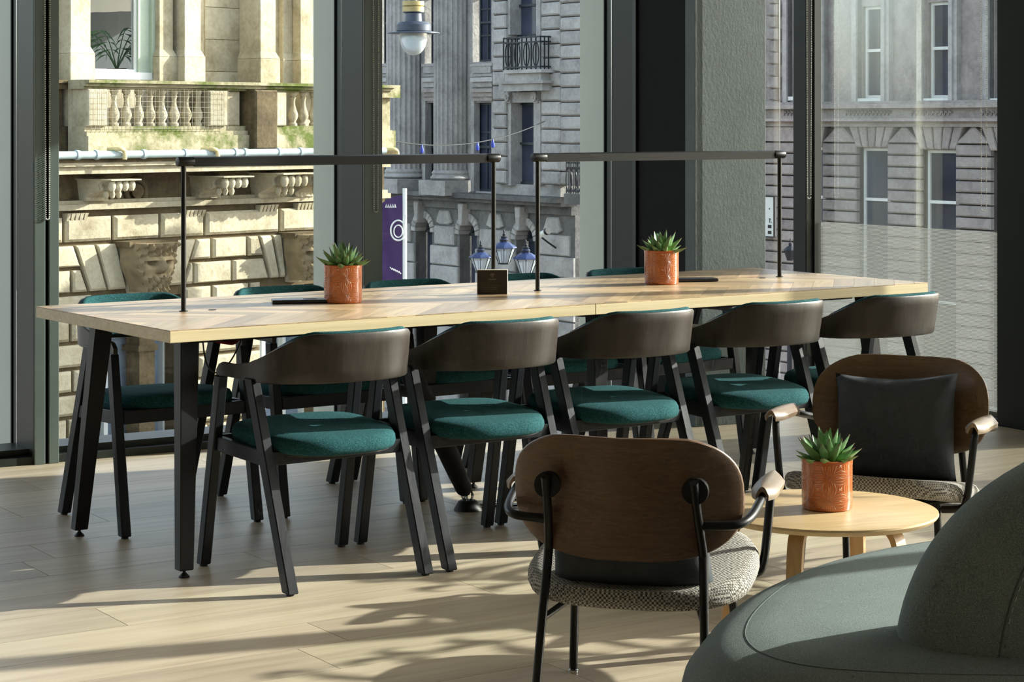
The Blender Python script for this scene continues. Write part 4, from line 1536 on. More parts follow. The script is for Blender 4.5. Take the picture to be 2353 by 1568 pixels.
def build_street():
    # hanging globe luminaire
    d = 19.0
    p = at_depth(950, 75, d)
    t = thing('hanging_street_light', 'hanging street light with a clear glass globe and a wide dark brim', 'street light', p)
    k = d / FPX
    MB().lathe([(0.0, 5 * k), (28 * k, 5 * k), (60 * k, 0), (61 * k, -2 * k), (30 * k, 3 * k), (0, 3 * k)], 32).build('brim', 'lamp_dark', t, 0.6)
    MB().lathe([(0, 4 * k), (40 * k, 4 * k), (40 * k, 18 * k), (34 * k, 24 * k), (20 * k, 26 * k), (19 * k, 44 * k), (24 * k, 46 * k), (24 * k, 48 * k), (0, 48 * k)], 28).build('housing', 'lamp_dark', t, 0.6)
    MB().lathe([(0, 48 * k), (25 * k, 48 * k), (25 * k, 58 * k), (23 * k, 60 * k), (25 * k, 62 * k), (25 * k, 72 * k), (0, 74 * k)], 24).build('collar', 'lamp_gold', t, 0.6)
    prof = [(33 * k, 3 * k)] + [(33 * k * math.cos(a) ** .8, -52 * k * math.sin(a)) for a in [i * PI / 2 / 12 for i in range(12)]] + [(0.3 * k, -52 * k)]
    MB().lathe(prof, 28).build('globe', 'globe_glass', t, 1.0)
    arm = MB().tube([(0, 0, 73 * k), (0, 0, 1.6), (-1.2, 1.5, 2.2), (-4.0, 6, 2.4)], .035, 8).build('hanger', 'lamp_dark', t, 0.8)
    # purple banner on a white pole
    d = 24.0
    k = d / FPX
    b = at_depth(930, 445, d)
    t = thing('street_banner', 'purple street banner with a white ring emblem on a white pole', 'banner', (b.x, b.y, GZ))
    zt = b.z - GZ
    MB().tube([(0, 0, 0), (0, 0, zt + .06)], 5 * k, 10).build('pole', 'white_paint', t, 0.7)
    w = 48 * k
    rows = []
    for i in range(9):
        u = i / 8
        rows.append([(-4 * k - w * u, 0.05 * math.sin(u * 5 + v) * (u), zt - .02 - 1.05 * v / 8 - .09 * u * u * (1 if v == 0 else 1)) for v in range(9)])
    cl = MB().grid(rows)
    rows2 = [[(x, y + .012, z) for x, y, z in r] for r in rows]
    cl.grid(rows2)
    cl.build('cloth', 'banner_purple', t, 1.0)
    zc = zt - .30
    c = (-w * .30, -.012 * 3)
    m = MB()
    m.tube([(c[0] + .085 * math.cos(a * PI / 12), -.06, zc - .12 + .115 * math.sin(a * PI / 12)) for a in range(3, 24)], .010, 6)
    m.tube([(c[0] + .05 * math.cos(a * PI / 12), -.06, zc - .13 + .07 * math.sin(a * PI / 12)) for a in range(24)], .007, 6, True)
    m.tube([(c[0] + .08, -.06, zc - .05), (c[0] + .085, -.06, zc + .06)], .010, 6)
    m.build('emblem', 'white_paint', t, 0.8)
    m = MB()
    for q in range(5):
        x = -w * .9 + q * .025
        m.tube([(x, -.07, zt - .16), (x + .008, -.07, zt - .12), (x + .016, -.07, zt - .16)], .006, 5)
        m.tube([(x + .05, -.07, zt - .84 - q * .012), (x + .075, -.07, zt - .87 - q * .012)], .006, 5)
    m.build('lettering', 'white_paint', t)
    # three headed lantern post with blue hoods
    d = 26.0
    k = d / FPX
    b = at_depth(1158, 590, d)
    t = thing('lantern_post', 'street lantern post with three blue hooded lanterns behind the left lamp post', 'street lamp', (b.x, b.y, GZ))
    MB().lathe([(.16, 0), (.16, .4), (.08, .5), (.055, .6), (.05, b.z - GZ - .55), (.07, b.z - GZ - .5), (.05, b.z - GZ - .4)], 14).build('post', 'iron', t, 0.8)
    for px, py, sc in ((1158, 570, 1.0), (1105, 590, .92), (1208, 592, 1.02)):
        q = at_depth(px, py, d)
        x, z = q.x - b.x, q.z - GZ
        s = 30 * k * sc
        y = 0.0 if sc == 1.0 else (-.18 if px < 1158 else -.25)
        hd = MB().lathe([(s * 1.0, 0), (s * .98, s * .07), (s * .45, s * .42), (s * .32, s * .45), (s * .30, s * .7), (s * .16, s * .75)], 4 * 2, (x, y, z)).build('hood', 'lantern_blue', t, 0.4)
        MB().lathe([(s * .30, s * .44), (s * .34, s * .62), (s * .22, s * .72), (s * .26, s * .86), (s * .10, s * .95), (s * .13, s * 1.05), (s * .05, s * 1.15), (s * .08, s * 1.25), (s * .02, s * 1.45)], 12, (x, y, z)).build('finial', 'iron', hd, 0.8)
        gl = MB().lathe([(s * .42, -s * 1.15), (s * .86, -s * .02)], 8, (x, y, z)).build('lantern_glass', 'lantern_glass', t, 0.2)
        m = MB()
        for i in range(8):
            a = 2 * PI * i / 8
            m.bar((x + s * .43 * math.cos(a), y + s * .43 * math.sin(a), z - s * 1.15), (x + s * .88 * math.cos(a), y + s * .88 * math.sin(a), z), s * .05, s * .05)
        m.lathe([(0, -s * 1.25), (s * .46, -s * 1.25), (s * .46, -s * 1.13), (0, -s * 1.13)], 8, (x, y, z))
        m.build('lantern_frame', 'iron', gl)
        if sc != 1.0:
            MB().tube(catmull([(x, y, z - s * 1.25), (x, y, z - s * 1.6), (x * .5, y * .5, z - s * 1.9), (0, 0, z - s * 1.7)], 6), .03, 8).build('bracket_arm', 'iron', t, 0.8)
    # single black lantern near the column
    d = 24.0
    b = at_depth(1816, 575, d)
    s = .075
    t = thing('lantern_post', 'small black street lantern between the column and the corner post', 'street lamp', (b.x, b.y, GZ))
    z = b.z - GZ
    MB().lathe([(.12, 0), (.12, .3), (.05, .5), (.035, z - .35), (.05, z - .3)], 12).build('post', 'iron', t, 0.8)
    MB().lathe([(s * .5, -s * 1.6), (s * 1.0, 0), (s * 1.15, .0), (s * .5, s * .6), (s * .25, s * .7), (s * .3, s * 1.0), (s * .08, s * 1.2), (s * .12, s * 1.5), (s * .02, s * 1.9)], 8, (0, 0, z)).build('lantern_head', 'iron', t, 0.5)
    # festoon wire with blue bulbs
    a, c = at_depth(893, 322, 38.4), at_depth(1252, 279, 41.4)
    t = thing('festoon_wire', 'thin festoon wire with blue bulbs strung across the middle window view', 'string light', a)
    pts = []
    for i in range(21):
        u = i / 20
        q = a.lerp(c, u) - a
        q.z -= 0.25 * 4 * u * (1 - u)
        pts.append(q)
    MB().tube(pts, .012, 5).build('wire', 'iron', t)
    for i in (4, 11, 13):
        q = pts[i]
        MB().lathe([(0, -.17), (.03, -.15), (.04, -.09), (.02, -.03), (.015, 0.0), (0, 0.01)], 10, q).build('bulb', 'blue_bulb', t, 0.8)
    # white notice board showing the end of its text, and a security camera: both fixed to buildings
    F = FC
    y = -.14
    s0, s1, z0, z1 = F.rect(1716, 1778, 452, 542, y)
    o = MB().box(s0, s1, y, -.08, z0, z1).build('notice_board', 'white_paint', F.t)
    m = MB().box(s0 - .01, s1 + .012, y - .012, y + .02, z1, z1 + .015).box(s0 - .01, s1 + .012, y - .012, y + .02, z0 - .015, z0).box(s1, s1 + .015, y - .012, y + .02, z0, z1)
    m.build('board_frame', 'iron', o)
    m = MB()
    h = z1 - z0
    x = s1 - .052
    m.box(x - .075, x - .025, y - .006, y, z1 - h * .56, z1 - h * .545 + .0).box(x - .058, x - .042, y - .006, y, z1 - h * .655, z1 - h * .55)
    m.box(x - .075, x - .025, y - .006, y, z1 - h * .57, z1 - h * .55)
    m.box(x - .012, x + .004, y - .006, y, z1 - h * .655, z1 - h * .635)
    m.box(x - .10, x - .01, y - .006, y, z1 - h * .79, z1 - h * .71).box(x - .10, x - .01, y - .006, y, z1 - h * .94, z1 - h * .86)
    m.box(x - .07, x - .05, y - .006, y, z1 - h * .32, z1 - h * .28)
    m.build('lettering', 'iron', o)
    F = FB
    c, z = F.at(1245, 540, -.6)
    t2 = thing('security_camera', 'white bullet security camera on a curved arm on the grey columned building', 'camera',
               (F.P.x + F.e.x * c + F.n.x * -.6, F.P.y + F.e.y * c + F.n.y * -.6, z), F.a)
    MB().tube([(-.10, 0, -.02), (.16, 0, .07)], .06, 12).build('housing', 'white_paint', t2, 0.6)
    MB().tube([(.15, 0, .068), (.22, 0, .09)], .07, 12).build('lens_hood', 'iron', t2, 0.6)
    MB().tube(catmull([(-.02, 0, -.02), (-.18, .05, .05), (-.26, .2, -.08), (-.24, .62, -.35)], 6), .018, 6).build('arm', 'iron', t2, 0.8)
    # palm standing behind the sandstone building's upper window
    F = FA
    c, z = F.at(268, 175, 1.0)
    P = F.P + F.e * c + F.n * 1.0
    t = thing('potted_palm', 'green palm behind the upper window of the sandstone building', 'plant', (P.x, P.y, z - .12), F.a)
    MB().lathe([(.12, 0), (.17, .25), (.15, .25), (0, .22)], 14).build('pot', 'sandstone_dark', t, 0.6)
    rr = random.Random(5)
    for i in range(9):
        a = rr.uniform(0, 2 * PI)
        L = rr.uniform(.7, 1.2)
        pts = []
        for k in range(8):
            u = k / 7
            pts.append(Vector((math.cos(a) * L * .75 * u, math.sin(a) * L * .35 * u, .22 + L * 1.35 * u - L * .75 * u * u)))
        m = MB().tube(pts, [.012 - .008 * k / 7 for k in range(8)], 5)
        for k in range(2, 8):
            for sgn in (-1, 1):
                q = pts[k]
                side = Vector((-math.sin(a), math.cos(a), 0)) * sgn
                tip = q + side * .22 + Vector((math.cos(a) * .16, math.sin(a) * .1, -.16))
                mid = (q + tip) / 2 + Vector((0, 0, .04))
                m.add([q, mid + Vector((0, 0, .018)), tip, mid - Vector((0, 0, .018)), mid + Vector((0, .01, 0))], [(0, 1, 4), (1, 2, 4), (2, 3, 4), (3, 0, 4)])
        m.build('frond', 'palm_leaf', t)


build_street()


# ------------------------------------------------------------------ lounge armchairs
def build_armchair():
    """low lounge chair; x right, y forward, origin on the floor"""
    t = thing('lounge_armchair', 'x', 'armchair')
    r = 0.0105
    mx, mz, ym = 0.169, 0.535, -0.285
    for s in (-1, 1):
        # rear leg runs up to the back plate
        lg = MB().tube(catmull([(s * .195, -.30, 0.01), (s * .188, -.262, .19), (s * .180, -.226, .355), (s * .178, -.226, .395), (s * .172, -.262, .48), (s * mx, ym - .012, mz + .022)], 6), r, 10).build('rear_leg', 'black_metal', t, 0.9)
        MB().lathe([(0, 0), (.013, 0), (.013, .006), (.009, .008), (.0105, .012), (.0105, .02)], 12, (s * .195, -.30, 0)).build('glide', 'chrome', lg, 0.6)
        lg = MB().tube([(s * .205, .15, 0.01), (s * .196, .128, .18), (s * .186, .106, .285)], r, 10).build('front_leg', 'black_metal', t, 0.9)
        MB().lathe([(0, 0), (.013, 0), (.013, .006), (.009, .008), (.0105, .012), (.0105, .02)], 12, (s * .205, .15, 0)).build('glide', 'chrome', lg, 0.6)
        # arm tube: from the rear leg out, forward and down to the seat side
        ar = MB().tube(catmull([(s * .176, -.245, .452), (s * .225, -.243, .454), (s * .262, -.232, .458), (s * .282, -.19, .468), (s * .290, -.10, .486), (s * .292, -.02, .500), (s * .294, .052, .506),
                                (s * .292, .085, .492), (s * .288, .098, .455), (s * .278, .104, .36), (s * .270, .106, .305), (s * .255, .106, .278), (s * .20, .106, .270)], 6), r, 10).build('arm_tube', 'black_metal', t, 0.9)
        # saddle shaped wooden arm pad
        rows = []
        for i in range(13):
            u = i / 12
            y = -.085 + .215 * u
            cz = .512 + .016 * u - .012 * u * u
            half = .033 * (1 - .55 * (abs(2 * u - 1)) ** 5)
            ring = []
            for k in range(9):
                w = -1 + 2 * k / 8
                ring.append((s * (.293 + half * w * (1 if s else 1)), y, cz + .006 - .020 * w * w))
            for k in range(8, -1, -1):
                w = -1 + 2 * k / 8
                ring.append((s * (.293 + half * w * .94), y, cz - .006 - .020 * w * w))
            rows.append(ring)
        MB().grid(rows, True, True).build('arm_pad', 'arm_wood', ar, 0.9)
        # mounting plate behind the back
        MB().tube([(s * mx, ym + .004, mz), (s * mx, ym + .022, mz)], .030, 18).build('back_mount', 'black_metal', t, 0.6)
        MB().tube([(s * mx, ym + .034, mz), (s * mx, ym + .040, mz)], .0055, 10).build('bolt', 'black_metal', t, 0.6)
    MB().tube([(-.15, -.12, .245), (.15, -.12, .245)], .008, 8).tube([(-.19, .106, .272), (.19, .106, .272)], .008, 8).tube([(-.186, -.245, .225), (-.15, -.12, .245), (-.14, .106, .272)], .008, 8).tube([(.186, -.245, .225), (.15, -.12, .245), (.14, .106, .272)], .008, 8).build('seat_frame', 'black_metal', t, 0.8)
    # back: bent veneer shell, a wide rounded rectangle curved about the vertical
    bw, zc, bh = 0.268, 0.512, 0.148
    def back_pt(u, v, d):
        x, z = u * bw, zc + v * bh
        y = -.268 + .075 * u * u + .004 - .055 * v * .5 - .018 * v * v
        dip = -.010 * (1 - min(1, (u * 1.7) ** 2)) * (1 if v > 0 else 0) * max(0, v)
        nrm = Vector((-.30 * u, 1, .12)).normalized()
        return Vector((x, y, z + dip)) + nrm * d
    N = 56
    edge = []
    for k in range(N):
        a = 2 * PI * k / N
        c, q = math.cos(a), math.sin(a)
        edge.append((math.copysign(abs(c) ** (2 / 3.1), c), math.copysign(abs(q) ** (2 / 2.7), q)))
    rows = []
    for sc, d in ((.02, 0), (.35, 0), (.65, 0), (.88, 0), (.985, 0), (1.0, .0035), (1.0, .0085), (.985, .012), (.88, .012), (.65, .012), (.35, .012), (.02, .012)):
        rows.append([back_pt(u * sc, v * sc, d) for u, v in edge])
    MB().grid(rows, True, True).build('backrest', 'lounge_veneer', t, 0.9)
    # woven seat: rounded slab, sloping to the back, dished
    so = []
    for k in range(48):
        a = 2 * PI * k / 48
        c, q = math.cos(a), math.sin(a)
        so.append((.270 * math.copysign(abs(c) ** (2 / 2.8), c), .243 * math.copysign(abs(q) ** (2 / 2.6), q)))
    rows = []
    for sc, z in ((.90, -.030), (.975, -.024), (1.0, -.008), (.995, .008), (.965, .020), (.90, .027), (.7, .029), (.4, .027), (.05, .026)):
        rows.append([(x * sc, .005 + y * sc, .304 + z + .16 * (y * sc) + .012 * (y * sc / .27) ** 2 - (.010 * (1 - (x / .272) ** 2) if z > .02 else 0)) for x, y in so])
    MB().grid(rows, True, True).build('seat_cushion', 'boucle', t, 1.0)
    return t


arm0 = build_armchair()
ARM = [((0.3124, 4.9615), -0.2518, 'brown veneer lounge armchair seen from behind, in front of the oak coffee table'),
       ((1.0697, 6.0435), -3.5872, 'brown veneer lounge armchair facing the coffee table, holding a dark upright cushion')]
arms = []
for k, (p, a, lab) in enumerate(ARM):
    o = arm0 if k == 0 else copy_tree(arm0)
    o.location = (p[0], p[1], 0)
    o.rotation_euler = (0, 0, a)
    tag(o, lab, 'armchair', 'lounge armchairs')
    arms.append((Vector((p[0], p[1], 0)), a))


def on_chair(k, x, y, z):
    p, a = arms[k]
    return p + Vector((x * math.cos(a) - y * math.sin(a), x * math.sin(a) + y * math.cos(a), z))


def cushion(name_label, loc, rot, size, thick, squash=0.0, seed=0):
    n = 22
    top, bot = [], []
    for j in range(n + 1):
        rt, rb = [], []
        for i in range(n + 1):
            u, v = -1 + 2 * i / n, -1 + 2 * j / n
            pin = 1 - .055 * (1 - u * u) * 0 - .05 * (abs(u) ** 2 * (1 - abs(v) ** 4) * 0)
            x = u * size[0] / 2 * (1 - .07 * (1 - v * v) * abs(u) ** 1.5 * -1 * 0 - .06 * (1 - abs(v) ** 3 * 1.0) * abs(u))
            z = v * size[1] / 2 * (1 - .06 * (1 - abs(u) ** 3) * abs(v))
            h = thick / 2 * max(0.0, (1 - abs(u) ** 3.2) * (1 - abs(v) ** 3.2)) ** .55
            wr = .004 * math.sin(u * 7 + v * 3 + seed) * math.sin(v * 9 - u * 4 + seed) * (abs(u) + abs(v))
            wr += .006 * math.exp(-((u - .75) / .25) ** 2 - ((v + .7) / .28) ** 2) * math.sin(26 * (u + v * .6))
            sag = -squash * (1 - abs(u)) * smoothstep(.2, 1, v) * .03
            rt.append((x, -h - (wr if 0 < i < n and 0 < j < n else 0), z + sag))
            rb.append((x, h + (wr * .5 if 0 < i < n and 0 < j < n else 0), z + sag))
        top.append(rt)
        bot.append(rb)
    m = MB().grid(top).grid(bot)
    me = m.mesh('cushion')
    bm = bmesh.new()
    bm.from_mesh(me)
    bmesh.ops.remove_doubles(bm, verts=bm.verts, dist=1e-5)
    bmesh.ops.recalc_face_normals(bm, faces=bm.faces)
    for f in bm.faces:
        f.smooth = True
    bm.to_mesh(me)
    bm.free()
    o = link('cushion', me, 'cushion_grey', None, loc, rot)
    return tag(o, name_label, 'cushion', 'dark grey cushions on the lounge armchairs')


cushion('dark grey square cushion propped upright on the lounge armchair facing us', on_chair(1, 0.005, -.160, .452), (R(-14), R(-3), arms[1][1] + PI), (.372, .325), .12, .35, 1)
cushion('dark grey cushion half hidden under the back of the nearest lounge armchair', on_chair(0, 0.0, -.165, .405), (R(-12), R(2), arms[0][1] + PI), (.385, .26), .13, .5, 4)


cu = cushion('grey tweed cushion lying on the rightmost window side dining chair', tpt(2.66, 1.02, .492), (R(80), 0, TA), (.36, .34), .09, 0, 2)
cu.data = cu.data.copy()
cu.data.materials[0] = MATS['boucle']
del cu['group']


# ------------------------------------------------------------------ coffee table
CT = Vector((0.795, 5.325, 0))
CTZ, CTR = 0.372, 0.287


def build_coffee_table():
    t = thing('coffee_table', 'round light oak coffee table on bent plywood legs', 'table', CT, R(20))
    prof = [(0.0, CTZ - .018), (CTR - .012, CTZ - .018), (CTR - .004, CTZ - .012), (CTR, CTZ - .006), (CTR - .001, CTZ - .001), (CTR - .004, CTZ), (0.0, CTZ)]
    MB().lathe(prof, 96).build('tabletop', 'coffee_oak', t, 0.5)
    for a in (R(224), R(294), R(40), R(160)):
        # bent ply leg: top tab under the board, knee, straight leg
        c, q = math.cos(a), math.sin(a)
        tx, ty = -q, c
        path = catmull([(.10, CTZ - .023), (.185, CTZ - .023), (.215, CTZ - .034), (.232, CTZ - .075), (.244, .18), (.262, 0.0)], 5)
        rows = []
        P = [(p[0], p[1]) for p in path]
        n = len(P)
        hw = .021
        for i in range(n):
            i0, i1 = max(i - 1, 0), min(i + 1, n - 1)
            dx, dz = P[i1][0] - P[i0][0], P[i1][1] - P[i0][1]
            L = math.hypot(dx, dz) or 1
            nx, nz = -dz / L * .0085, dx / L * .0085
            w = hw * (1 - .12 * i / n)
            ring = []
            for sx, sn in ((-1, -1), (1, -1), (1, 1), (-1, 1)):
                rr, z = P[i][0] + nx * sn, max(0.0, P[i][1] + nz * sn)
                ring.append((c * rr + tx * w * sx, q * rr + ty * w * sx, z))
            rows.append(ring)
        MB().grid(rows, True, True).build('leg', 'leg_oak', t, 0.6)


build_coffee_table()


# ------------------------------------------------------------------ potted succulents
def leaf_mesh(L, W, T, curl):
    rows = []
    n = 9
    for i in range(n):
        u = i / (n - 1)
        w = W * (0.62 + .38 * math.sin(min(1, u * 1.9) * PI / 2)) * (1 - u ** 2.3) + .0004
        z = curl * L * u * u
        x = L * u
        th = T * (1 - u ** 1.6) + .0005
        rows.append([(x, -w / 2, z + th * .45), (x, -w * .28, z + th * .05), (x, 0, z - th * .05), (x, w * .28, z + th * .05), (x, w / 2, z + th * .45), (x, w * .27, z - th * .55), (x, 0, z - th * .95), (x, -w * .27, z - th * .55)])
    return MB().grid(rows, True, True).mesh('leaf', 0.9)


LEAVES = [leaf_mesh(.084, .034, .013, .12), leaf_mesh(.082, .035, .013, .10), leaf_mesh(.078, .030, .012, .03)]
for lm in LEAVES:
    lm.materials.append(MATS['succulent'])


def pot_mesh():
    r, h = .0645, .128
    prof = [(0, 0), (r - .006, 0), (r - .002, .003), (r - .0005, .010), (r, .03), (r, h - .012), (r + .0008, h - .008), (r + .0008, h - .001), (r - .001, h), (r - .006, h - .001), (r - .007, h - .02), (0, h - .02)]
    m = MB().lathe(prof, 64)
    me = m.mesh('pot', 0.6)
    uv = me.uv_layers.new(name='UVMap')
    for poly in me.polygons:
        ang = [math.atan2(me.vertices[me.loops[li].vertex_index].co.y, me.vertices[me.loops[li].vertex_index].co.x) / (2 * PI) for li in poly.loop_indices]
        ref = ang[0]
        for li, a in zip(poly.loop_indices, ang):
            while a - ref > .5:
                a -= 1
            while a - ref < -.5:
                a += 1
            z = me.vertices[me.loops[li].vertex_index].co.z
            uv.data[li].uv = (a + 1, z / h)
    me.materials.append(MATS['pot_glaze'])
    return me


POT = pot_mesh()


def build_succulent(loc, label, seed, sc=1.0):
    rr = random.Random(seed)
    t = thing('potted_succulent', label, 'potted plant', loc, rr.uniform(0, 6), 'succulents in orange pots')
    link('pot', POT, None, t)
    h = .110
    MB().lathe([(0, h - .01), (.057, h - .01), (.057, h), (.03, h + .003), (0, h + .004)], 24).build('soil', 'pebble', t, 0.8)
    m = MB()
    for i in range(60):
        a, q = rr.uniform(0, 2 * PI), rr.uniform(.030, .055)
        s = rr.uniform(.003, .0055)
        m.lathe([(0, -s * .7), (s * .8, -s * .4), (s, 0), (s * .7, s * .5), (0, s * .7)], 7, (math.cos(a) * q, math.sin(a) * q, h + .004))
    tag(m.build('pebbles', 'pebble', t, 1.0), kind='stuff')
    rings = [(10, R(14), 0, .012), (9, R(33), 0, .010), (8, R(52), 1, .007), (5, R(72), 2, .003)]
    for ri, (n, el, mi, rad) in enumerate(rings):
        for i in range(n):
            a = 2 * PI * (i + ri * .37) / n + rr.uniform(-.12, .12)
            e = el + rr.uniform(-.12, .12)
            k = rr.uniform(.85, 1.1) * sc
            o = link('leaf', LEAVES[mi], None, t, (math.cos(a) * rad, math.sin(a) * rad, h + .004 + ri * .003))
            o.rotation_euler = (rr.uniform(-.15, .15), -e, a)
            o.scale = (k, k, k)


pt = tpt(0.899, 0.530, TZ)
build_succulent(pt, 'succulent in an orange patterned pot on the left, nearer table half', 11)
build_succulent(tpt(2.283, 0.530, TZ), 'succulent in an orange patterned pot on the right, farther table half', 23)
build_succulent(CT + Vector((0.008, 0.005, CTZ)), 'succulent in an orange patterned pot on the round coffee table', 35, 1.05)


# ------------------------------------------------------------------ small things on and under the dining tables
def build_device(u0, v0, rot, label):
    t = thing('charging_pad', label, 'charger', tpt(u0, v0, TZ), TA + rot, 'black charging pads')
    MB().box(-.093, .093, -.042, .042, 0.001, .0125).build('body', 'device_black', t, None, 0.003, 2)
    MB().lathe([(0, .0125), (.024, .0125), (.024, .0131), (0, .0131)], 24, (.035, 0, 0)).build('pad_ring', 'rubber_black', t, 0.6)


build_device(0.775, 0.605, R(-26), 'flat black charging pad lying left of the nearer orange pot')
build_device(2.462, 0.565, R(-24), 'flat black charging pad lying right of the farther orange pot')


def build_sign():
    a, b = tpt(1.448, .537, TZ), tpt(1.55, .488, TZ)
    c = (a + b) / 2
    ang = R(-1.5)
    t = thing('table_sign', 'small dark upright wireless notice with pale edges standing on the table', 'sign', c, ang)
    w, h, d = .1075, .0865, .020
    MB().box(-w / 2, w / 2, 0, d, 0, h).build('block', 'sign_edge', t, None, .001, 1)
    MB().box(-w / 2 + .0006, w / 2 - .0022, -.0008, 0.0004, .0008, h - .0024).build('face', 'sign_face', t)
    y = -.0011
    m = MB()
    zc = h - .0255
    for r in (.0042, .0078, .0114):
        m.tube([(r * math.cos(R(45 + 90 * i / 12)), y, zc + r * math.sin(R(45 + 90 * i / 12))) for i in range(13)], .00075, 5)
    m.lathe([(0, -.0004), (.0016, -.0004), (.0016, .0004), (0, .0004)], 12, (0, y, zc), 'y')
    m.build('wireless_symbol', 'sign_ink', t)
    rr = random.Random(2)
    m = MB()

    def strokes(x0, x1, z, hh):
        x = x0
        while x < x1:
            wd = rr.uniform(.0006, .0014)
            m.box(x, x + wd, y, y + .0005, z, z + hh * rr.uniform(.5, 1.0))
            x += wd + rr.uniform(.0003, .0007)
            if rr.random() < .12:
                x += .0016
    strokes(-.0135, .0135, zc - .0095, .0030)
    m.build('title_line', 'sign_ink', t)
    m = MB()
    for z, x1 in ((.0385, -.004), (.0310, .024), (.0232, .016), (.0160, .019), (.0085, .002)):
        strokes(-.040, x1, z, .0030)
    for z in (.0385, .0310, .0232, .0085):
        m.box(-.0475, -.0465, y, y + .0005, z, z + .003)
    m.build('text_lines', 'sign_ink_faint', t)


build_sign()


def build_cables():
    # cable sleeve from the table underside to a floor box
    t = thing('cable_sleeve', 'black fabric cable sleeve running from the table down to a floor socket', 'cable sleeve', tpt(1.40, .52), TA)
    pts = catmull([(-.33, 0, TZ - TT - .03), (-.27, 0, .58), (-.20, 0, .42), (-.10, 0, .24), (-.035, 0, .11), (-.005, 0, .055)], 8)
    n = len(pts)
    rs = [.030 + .010 * math.sin(PI * min(1, i / n * 1.25)) for i in range(n)]
    rs = [r * (1 - .55 * smoothstep(.86, 1, i / n)) for i, r in enumerate(rs)]
    MB().tube(pts, rs, 14).build('sleeve', 'sleeve_fabric', t, 0.9)
    MB().lathe([(0, 0), (.050, 0), (.048, .006), (.034, .030), (.028, .034), (0, .034)], 24).build('floor_dome', 'rubber_black', t, 0.7)
    m = MB()
    for i in range(5):
        a = i * 1.2
        m.tube(catmull([(.01 * math.cos(a), .01 * math.sin(a), .03), (.022 * math.cos(a), .022 * math.sin(a), .05), (.012 * math.cos(a + 1), .012 * math.sin(a + 1), .075)], 5), .0035, 6)
    m.build('wire_ends', 'chrome', t, 0.8)
    c = MB().tube(catmull([(.03, -.02, .006), (.12, -.03, .005), (.20, -.07, .005), (.26, -.04, .005), (.24, .04, .005), (.12, .03, .005), (.05, .02, .008)], 8), .004, 6)
    c.build('cord_loop', 'rubber_black', t, 0.9)
    # red wound cord hung from the near rail
    t = thing('cable_bundle', 'small wound red cord hanging with black wire under the nearer table', 'cable', tpt(.46, .49), TA)
    m = MB()
    zc = .652
    for i in range(7):
        m.tube([((.026 + .002 * i) * math.cos(a * PI / 8) - .004 * i, .004 * i + .006 * math.sin(a), zc + (.012 + .0012 * i) * math.sin(a * PI / 8) + .002 * i) for a in range(16)], .0028, 5, True)
    m.build('red_coil', 'cable_red', t, 0.9)
    MB().tube(catmull([(.02, 0, TZ - TT), (.035, 0, .66), (-.01, 0, .58), (-.07, -.02, .555), (-.12, -.05, .60), (-.14, -.06, TZ - TT)], 8), .0026, 6).build('black_wire', 'rubber_black', t, 0.9)


build_cables()


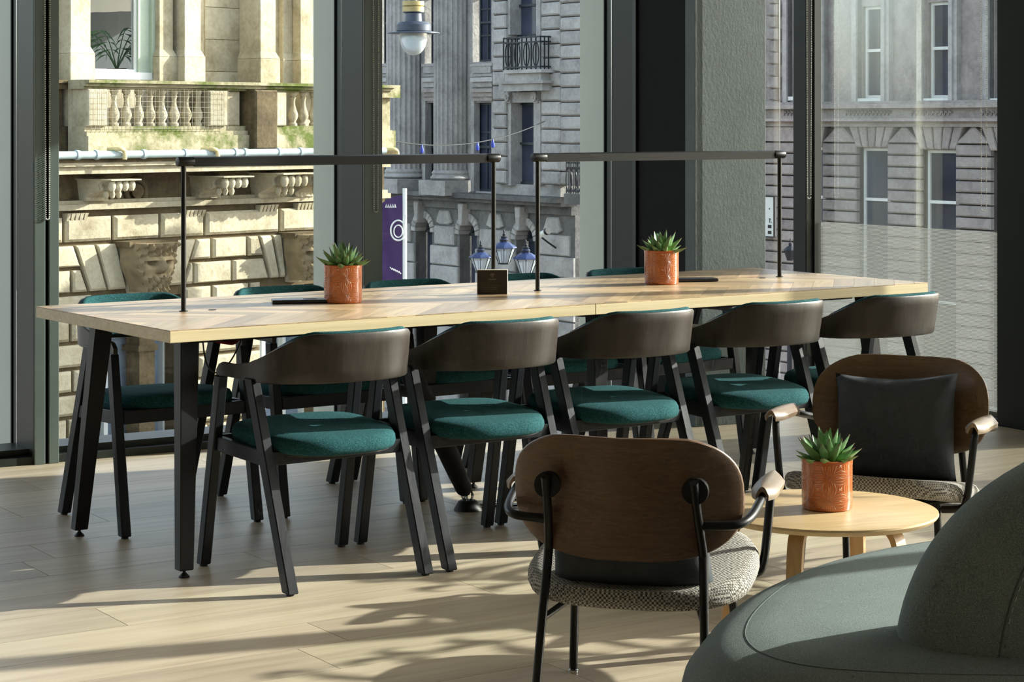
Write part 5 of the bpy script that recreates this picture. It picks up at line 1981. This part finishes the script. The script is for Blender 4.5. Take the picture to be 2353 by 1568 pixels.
# ------------------------------------------------------------------ sofa
def build_sofa():
    t = thing('sofa', 'rounded sage grey upholstered sofa with a domed backrest in the near right corner', 'sofa', (1.2, 3.8, 0))
    O = Vector((1.2, 3.8, 0))
    ol = [(.295, 3.76), (.375, 4.08), (.535, 4.41), (.77, 4.67), (1.05, 4.83), (1.5, 4.90), (2.15, 4.86), (2.5, 4.5), (2.5, 3.9), (2.2, 3.55), (1.5, 3.45), (.9, 3.44), (.52, 3.47), (.345, 3.56)]
    P = [p - O for p in catmull([(x, y, 0) for x, y in ol], 7, True)]
    c = sum((p for p in P), Vector()) / len(P)

    def ring(k, z, sag=0.0):
        return [(c.x + (p.x - c.x) * k, c.y + (p.y - c.y) * k, z) for p in P]
    rows = [ring(.86, .07), ring(.93, .075), ring(.965, .10), ring(.985, .16), ring(.998, .24), ring(1.0, .30), ring(.985, .355), ring(.95, .392), ring(.89, .416), ring(.80, .430), ring(.6, .438), ring(.3, .44), ring(.02, .44)]
    MB().grid(rows, True, True).build('seat', 'sofa_fabric', t, 1.2)
    MB().tube([(p[0], p[1], p[2] + .001) for p in ring(.86, .4198)], .0012, 5, True).build('seat_seam', 'seam_dark', t, 1.0)
    sk = [(c.x + (p.x - c.x) * .80, c.y + (p.y - c.y) * .80) for p in P]
    MB().prism(sk, 0.0, .08).build('plinth', 'void_black', t)
    # backrest: a thick dome shaped cushion, closed and rounded at its end
    bx, by, bz = 1.365, 3.75, .35
    ax, ay, az = .68, .17, .485
    rows = []
    M, N = 26, 48
    for j in range(M + 1):
        v = j / M * PI / 2
        cz, sz = math.cos(v) ** .80, math.sin(v) ** .86
        row = []
        for i in range(N):
            a = 2 * PI * i / N
            ca, sa = math.cos(a), math.sin(a)
            x = ax * math.copysign(abs(ca) ** .86, ca) * max(cz, .004)
            y = ay * math.copysign(abs(sa) ** .70, sa) * max(cz ** .55, .004)
            row.append((bx + x - O.x, by + y + .18 * (x / ax) ** 2 * 0 - O.y + .10 * sz * -1 * .6, bz + az * sz))
        rows.append(row)
    MB().grid(rows, True, True).build('backrest', 'sofa_fabric', t, 1.2)
    # seam that runs over the dome near its end, with pale stitches
    seam = []
    for k in range(40):
        v = k / 39 * PI / 2
        cz, sz = math.cos(v) ** .80, math.sin(v) ** .86
        a = R(180 + 42)
        x = ax * math.copysign(abs(math.cos(a)) ** .86, math.cos(a)) * cz
        y = ay * math.copysign(abs(math.sin(a)) ** .70, math.sin(a)) * cz ** .55
        seam.append((bx + x - O.x, by + y - O.y - .06 * sz, bz + az * sz))
    MB().tube(seam, .0016, 5).build('back_seam', 'seam_dark', t, 1.0)
    m = MB()
    for k in range(6, 26):
        p = Vector(seam[k])
        q = p.lerp(Vector(seam[k + 1]), .45)
        off = Vector((.006, -.002, 0))
        m.tube([p + off, q + off], .0009, 4)
    m.build('stitching', 'stitch', t)


build_sofa()


# ------------------------------------------------------------------ tall palm by the right glass (only its shadow falls into view)
def build_indoor_palm(loc, rz, label, seed):
    t = thing('indoor_palm', label, 'plant', loc, rz)
    MB().lathe([(.13, 0), (.17, .02), (.19, .34), (.175, .34), (.165, .28), (0, .28)], 24).build('pot', 'void_black', t, 0.7)
    rr = random.Random(seed)
    for i in range(10):
        a = 2 * PI * i / 10 + rr.uniform(-.2, .2)
        L = rr.uniform(.75, 1.1)
        up = rr.uniform(.8, 1.25)
        pts = []
        for k in range(9):
            u = k / 8
            pts.append(Vector((math.cos(a) * L * .55 * u, math.sin(a) * L * .55 * u, .28 + up * (1.25 * u - .35 * u * u))))
        st = MB().tube(pts, [.010 - .006 * k / 8 for k in range(9)], 6).build('stem', 'palm_leaf', t, 0.9)
        for k in range(4, 9):
            for sg in (-1, 1):
                p = pts[k]
                side = Vector((-math.sin(a), math.cos(a), 0)) * sg
                fw = Vector((math.cos(a), math.sin(a), .15))
                LL = .34 * (1 - .35 * abs(k - 6) / 3)
                rows = []
                for q in range(6):
                    u = q / 5
                    cpt = p + (side * .8 + fw * .55) * LL * u + Vector((0, 0, .05 * u - .16 * u * u))
                    w = .034 * math.sin(PI * min(1, .12 + u * .88)) + .002
                    d = fw * .6 - side * .4
                    rows.append([cpt - d * w, cpt + Vector((0, 0, .004)), cpt + d * w])
                MB().grid(rows).build('leaf', 'palm_leaf', st, 1.0)


build_indoor_palm((2.75, 6.75, 0), 0.4, 'tall leafy palm in a black pot beside the right window wall', 8)
